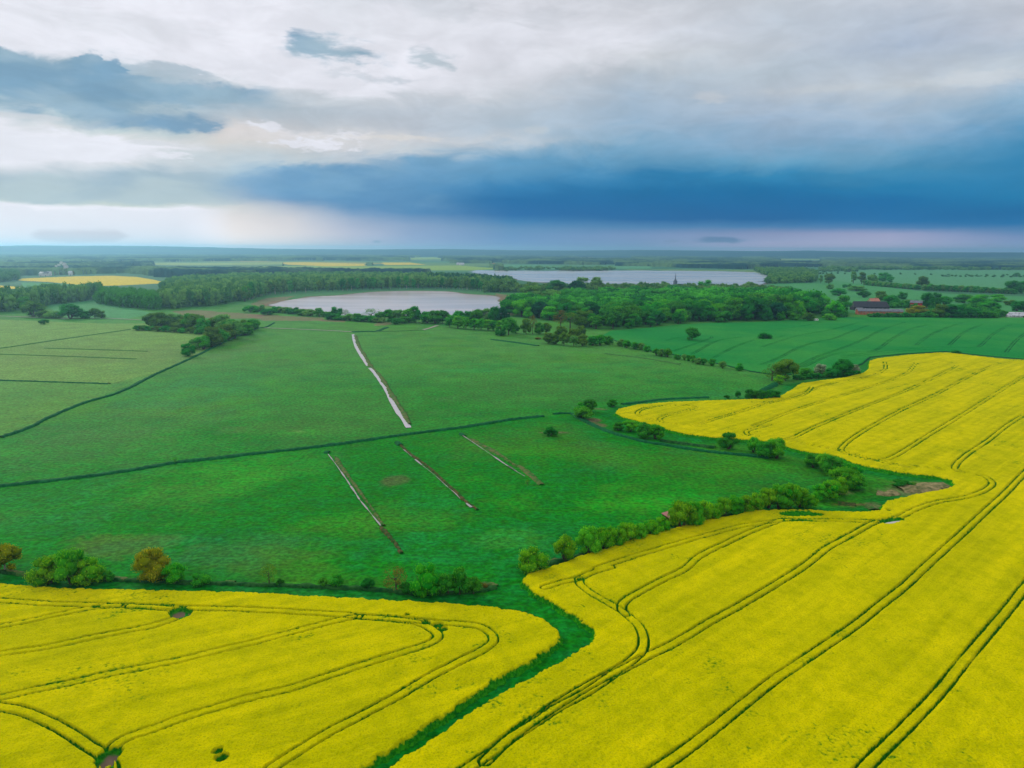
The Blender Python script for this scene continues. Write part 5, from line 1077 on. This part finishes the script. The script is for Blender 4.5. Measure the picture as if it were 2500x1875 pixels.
M['hut_roof'] = mat_plain('faded_red_roof', (0.44, 0.17, 0.16), 0.6, 0.12, 3.0)
M['pale_roof'] = mat_plain('pale_sheet', (0.50, 0.50, 0.54), 0.4, 0.35, 0.4)
M['glass'] = mat_plain('window_glass', (0.02, 0.025, 0.03), 0.15, 0.0)
M['door'] = mat_plain('door_wood', (0.05, 0.02, 0.012), 0.7, 0.2, 3.0)
M['white_paint'] = mat_plain('white_paint', (0.75, 0.75, 0.75), 0.4, 0.05)
M['rubber'] = mat_plain('tyre', (0.02, 0.02, 0.02), 0.9, 0.0)
M['post'] = mat_plain('timber_post', (0.03, 0.022, 0.015), 0.9, 0.2, 4.0)
def box(bm, x0, x1, y0, y1, z0, z1):
    v = [bm.verts.new(p) for p in ((x0,y0,z0),(x1,y0,z0),(x1,y1,z0),(x0,y1,z0),(x0,y0,z1),(x1,y0,z1),(x1,y1,z1),(x0,y1,z1))]
    for f in ((3,2,1,0),(4,5,6,7),(0,1,5,4),(1,2,6,5),(2,3,7,6),(3,0,4,7)): bm.faces.new([v[i] for i in f])
def part(name, fn, mt, parent):
    bm = bmesh.new(); fn(bm); me = bpy.data.meshes.new(name); bm.to_mesh(me); bm.free()
    return new_obj(name, me, mt, parent)
def root(name, px, py, rot, label, cat, group=None, xy=None):
    e = bpy.data.objects.new(name, None); COL.objects.link(e); x, y = xy or g(px, py)
    e.location = (x, y, 0); e.rotation_euler = (0, 0, rot); return tag(e, label, cat, group)
def gable(name, label, px, py, rot, L, W, hw, hr, wm, rm, nwin=0, doors=(), chimney=False, cat='building', group=None, hip=0.0, gwin=False):
    """long axis x, front towards -y"""
    e = root(name, px, py, rot, label, cat, group); l, w_ = L / 2, W / 2
    def walls(bm):
        A = [bm.verts.new(p) for p in ((-l,-w_,-.3),(-l,w_,-.3),(-l,w_,hw),(-l,0,hw+hr*(1-hip)-.05),(-l,-w_,hw))]
        B = [bm.verts.new(p) for p in ((l,-w_,-.3),(l,w_,-.3),(l,w_,hw),(l,0,hw+hr*(1-hip)-.05),(l,-w_,hw))]
        bm.faces.new(A[::-1]); bm.faces.new(B)
        for k in range(5): bm.faces.new((A[k], A[(k+1)%5], B[(k+1)%5], B[k]))
        bmesh.ops.recalc_face_normals(bm, faces=bm.faces)
    part('wall', walls, wm, e)
    def roof(bm):
        o = .5; t = .28; lr = l + o - hip * W * .45
        for s in (-1, 1):
            ez = hw - o * hr / w_
            P = [(-l - o, s * (w_ + o), ez), (l + o, s * (w_ + o), ez), (lr, 0, hw + hr), (-lr, 0, hw + hr)]
            a = [bm.verts.new(p) for p in P]; b_ = [bm.verts.new((x, y, z + t)) for x, y, z in P]
            bm.faces.new(a); bm.faces.new(b_[::-1])
            for k in range(4): bm.faces.new((a[k], b_[k], b_[(k+1)%4], a[(k+1)%4]))
        if hip:
            for s in (-1, 1):
                P = [(s*(l+o), -(w_+o), hw - o*hr/w_ + .01), (s*(l+o), w_+o, hw - o*hr/w_ + .01), (s*lr, 0, hw+hr+.01)]
                a = [bm.verts.new(p) for p in P]; b_ = [bm.verts.new((x, y, z + t)) for x, y, z in P]
                bm.faces.new(a); bm.faces.new(b_)
                for k in range(3): bm.faces.new((a[k], b_[k], b_[(k+1)%3], a[(k+1)%3]))
        bmesh.ops.recalc_face_normals(bm, faces=bm.faces)
    ro = part('roof', roof, rm, e)
    if chimney: part('chimney', lambda bm: box(bm, l*.3, l*.3+.9, -.45, .45, hw+hr*.5, hw+hr+1.5), M['brick'], ro)
    for k in range(nwin):
        x = -l + L * (k + .5) / nwin
        if any(abs(x - d) < 1.6 for d in doors): continue
        wn = part('window', lambda bm: box(bm, x-.6, x+.6, -w_-.06, -w_+.02, hw*.38, hw*.38+1.3), M['white_paint'], e)
        part('pane', lambda bm: box(bm, x-.48, x+.48, -w_-.09, -w_-.055, hw*.38+.1, hw*.38+1.2), M['glass'], wn)
    for d in doors: part('door', lambda bm: box(bm, d-.9, d+.9, -w_-.08, -w_+.02, -.1, 2.3), M['door'], e)
    if gwin:
        for s in (1, -1):
            wn = part('window', lambda bm: box(bm, s*l+(-.02 if s > 0 else -.06), s*l+(.06 if s > 0 else .02), -.6, .6, hw*.4, hw*.4+1.3), M['white_paint'], e)
            part('pane', lambda bm: box(bm, s*l+(.055 if s > 0 else -.09), s*l+(.09 if s > 0 else -.055), -.48, .48, hw*.4+.1, hw*.4+1.2), M['glass'], wn)
    return e
gable('barn', 'long dark roofed barn standing behind the brick building', 2122, 757, R(-3), 44, 15, 4.6, 6.6, M['dark_wall'], M['slate'], 8, (), cat='barn', hip=.25)
gable('brick_building', 'long low orange brick stable with grey roof facing the wheat field', 2146, 768, R(-6), 52, 9, 4.3, 2.6, M['brick'], M['grey_roof'], 14, (14.0, 19.5, -8.0), cat='stable')
gable('annex', 'small pale annex at the barn end of the brick stable', 2097, 763, R(-6), 7, 8, 3.4, 2.6, M['render_white'], M['grey_roof'], 2, ())
gable('house', 'pink roofed house showing above the barn ridge', 2132, 748, R(10), 13, 9, 7.0, 4.0, M['render_buff'], M['pink_roof'], 3, (0.0,), True, 'house')
gable('shed', 'red boarded shed with a grey roof among the farm trees', 2236, 752, R(-35), 14, 10, 7.4, 2.6, M['red_board'], M['grey_roof'], 2, (0.0,), False, 'shed')
gable('house', 'white house half hidden by the farm trees', 2024, 758, R(20), 11, 8, 5.0, 3.6, M['render_white'], M['grey_roof'], 3, (1.0,), True, 'house')
gable('house', 'pale grey house at the end of the thick wood', 2002, 740, R(-10), 10, 9, 7.0, 4.0, M['render_white'], M['pale_roof'], 3, (-2.0,), False, 'house')
gable('house', 'red roofed white house above the thick wood', 1738, 716, R(-8), 19, 11, 5.5, 5.0, M['render_white'], M['red_roof'], 5, (2.0,), False, 'house', gwin=True)
for i, (px, py, L_, lb) in enumerate([(2478, 769, 22, 'pale greenhouse behind, beside the farm tree belt'), (2486, 774, 26, 'pale greenhouse in front, beside the farm tree belt'), (2515, 771, 24, 'pale greenhouse farthest from the farm buildings')]):
    gable('greenhouse', lb, px, py, R(-4), L_, 6, 2.0, 1.3, M['pale_roof'], M['pale_roof'], 6, (4.0,), False, 'greenhouse', 'pale greenhouses')
# church
e = root('church', 1648, 704, R(12), 'slim dark church spire rising above the far trees', 'church')
part('tower', lambda bm: box(bm, -3, 3, -3, 3, -.3, 15), M['lead'], e)
def spire(bm):
    a = [bm.verts.new((3.3 * math.cos(R(45 * k + 22.5)), 3.3 * math.sin(R(45 * k + 22.5)), 15.02)) for k in range(8)]
    b_ = [bm.verts.new((1.0 * math.cos(R(45 * k + 22.5)), 1.0 * math.sin(R(45 * k + 22.5)), 20)) for k in range(8)]; t = bm.verts.new((0, 0, 34))
    for k in range(8): bm.faces.new((a[k], a[(k+1)%8], b_[(k+1)%8], b_[k])); bm.faces.new((b_[k], b_[(k+1)%8], t))
    bm.faces.new(a[::-1])
part('spire', spire, M['lead'], e)
part('nave', lambda bm: box(bm, 3.0, 16, -4.0, 4.0, -.3, 5), M['brick'], e)
def nroof(bm):
    P = [bm.verts.new(p) for p in ((3.05,-4.4,4.9),(16.3,-4.4,4.9),(16.3,4.4,4.9),(3.05,4.4,4.9),(3.05,0,9),(16.3,0,9))]
    for f in ((0,1,5,4),(2,3,4,5),(1,2,5),(3,0,4),(3,2,1,0)): bm.faces.new([P[i] for i in f])
part('roof', nroof, M['slate'], e)
# field hut in the willow row
hx, hy = g(1636, 1282)
e = root('hut', 0, 0, R(38), 'small open hut with a faded red roof tucked between the willows', 'hut', xy=(hx, hy + 1.0))
def hroof(bm):
    P = [(-1.75,-1.6,2.35),(1.75,-1.6,2.35),(1.75,1.6,2.95),(-1.75,1.6,2.95)]; a = [bm.verts.new(p) for p in P]; b_ = [bm.verts.new((x,y,z+.09)) for x,y,z in P]
    bm.faces.new(a[::-1]); bm.faces.new(b_)
    for k in range(4): bm.faces.new((a[k], a[(k+1)%4], b_[(k+1)%4], b_[k]))
part('roof', hroof, M['hut_roof'], e)
def hwall(bm): box(bm, -1.5, 1.5, 1.3, 1.4, 0, 2.84); box(bm, -1.5, -1.4, -1.3, 1.298, 0, 2.38); box(bm, 1.4, 1.5, -.2, 1.298, 0, 2.5)
part('wall', hwall, M['post'], e)
for x, y, z in ((-1.45,-1.4,2.36),(1.45,-1.4,2.36)): part('post', lambda bm: box(bm, x-.07, x+.07, y-.07, y+.07, 0, z), M['post'], e)
# trailer and far village
e = root('caravan', 1992, 784, R(15), 'white caravan parked at the corner of the wood', 'caravan')
def body(bm):
    S = [(-2.4,.5),(2.4,.5),(2.5,1.3),(2.1,2.6),(-2.2,2.7),(-2.5,1.5)]
    a = [bm.verts.new((x,-1.05,z)) for x,z in S]; b_ = [bm.verts.new((x,1.05,z)) for x,z in S]; bm.faces.new(a); bm.faces.new(b_[::-1])
    for k in range(6): bm.faces.new((a[k], b_[k], b_[(k+1)%6], a[(k+1)%6]))
    bmesh.ops.recalc_face_normals(bm, faces=bm.faces)
part('body', body, M['white_paint'], e)
for x in (-1.2, .9): part('window', lambda bm: box(bm, x-.5, x+.5, -1.08, -1.04, 1.5, 2.1), M['glass'], e)
for s in (-1, 1): part('wheel', lambda bm: limb(bm, (0, s*1.0-.1, .35), (0, s*1.0+.1, .35), .35, .35, 14), M['rubber'], e)
part('drawbar', lambda bm: box(bm, 2.4, 3.6, -.06, .06, .4, .5), M['post'], e)
for px, py, L_, wm, rm, lb in [(103,674,14,'render_white','pale_roof','pale far village house with a lilac roof, beside the dark trees'), (112,674,16,'render_white','grey_roof','long pale far village house at the edge of the yellow field'), (121,673,10,'render_white','pale_roof','small pale far village house right of the long one'), (139,671,12,'render_buff','grey_roof','far village house just below the smoke'), (158,669,13,'render_white','red_roof','far village house at the foot of the smoke'), (173,672,9,'render_white','pale_roof','white far village gable right of the smoke'), (184,669,12,'render_buff','red_roof','red roofed far village house'), (234,662,15,'render_white','pale_roof','lone white far village house among trees')]:
    gable('house', lb, px, py, R(rnd.uniform(-30, 30)), L_, 9, 7.5, 4, M[wm], M[rm], 3, (1.0,), False, 'house', 'houses of the far village')
for px, py, L_, lb in [(1119,647,16,'tiny far white house, left of the pair on the lime field'), (1128,647.5,20,'tiny far white house, right of the pair on the lime field'), (1206,649,16,'tiny far reddish house near the long lake head')]:
    gable('house', lb, px, py, R(rnd.uniform(-30, 30)), L_, 10, 8, 4, M['render_white'], M['red_roof'] if px > 1200 else M['pale_roof'], 3, (1.0,), False, 'house', 'far houses beyond the lake')
# smoke over the far village
x, y = g(158, 670)
def puff(bm):
    for dx, dz, r in ((0, 9, 4), (2, 15, 6), (6, 22, 7.5), (2, 29, 7), (-6, 33, 6), (-14, 27, 5), (-22, 24, 4.5)):
        mtx = Matrix.Translation((dx, 0, dz)) @ Matrix.Diagonal((r, r * .8, r * .8, 1)); bmesh.ops.create_icosphere(bm, subdivisions=2, radius=1.0, matrix=mtx)
o = part('smoke', puff, None, None); o.location = (x, y, 0)
ms = bpy.data.materials.new('smoke'); ms.use_nodes = True; n = NT(ms.node_tree); out = n.n('ShaderNodeOutputMaterial'); pv = n.n('ShaderNodeVolumePrincipled')
pv.inputs['Color'].default_value = (0.95, 0.92, 0.9, 1); pv.inputs['Density'].default_value = 0.12; n.l(pv.outputs[0], out.inputs['Volume']); o.data.materials.append(ms)
tag(o, 'small white smoke plume drifting over the far village', 'smoke', kind='stuff')

# ------------------------------------------------------------------ the air
bm = bmesh.new(); box(bm, -16500, 16500, -16500, 16500, -3.0, 138.0); me = bpy.data.meshes.new('haze'); bm.to_mesh(me); bm.free()
mh = bpy.data.materials.new('haze'); mh.use_nodes = True; n = NT(mh.node_tree); out = n.n('ShaderNodeOutputMaterial'); pv = n.n('ShaderNodeVolumePrincipled')
pv.inputs['Color'].default_value = (0.38, 0.76, 1.0, 1); pv.inputs['Density'].default_value = HAZE; pv.inputs['Anisotropy'].default_value = 0.66
n.l(pv.outputs[0], out.inputs['Volume'])
o = new_obj('haze', me, mh); tag(o, 'thin pale blue haze lying over the whole countryside', 'haze', kind='stuff')
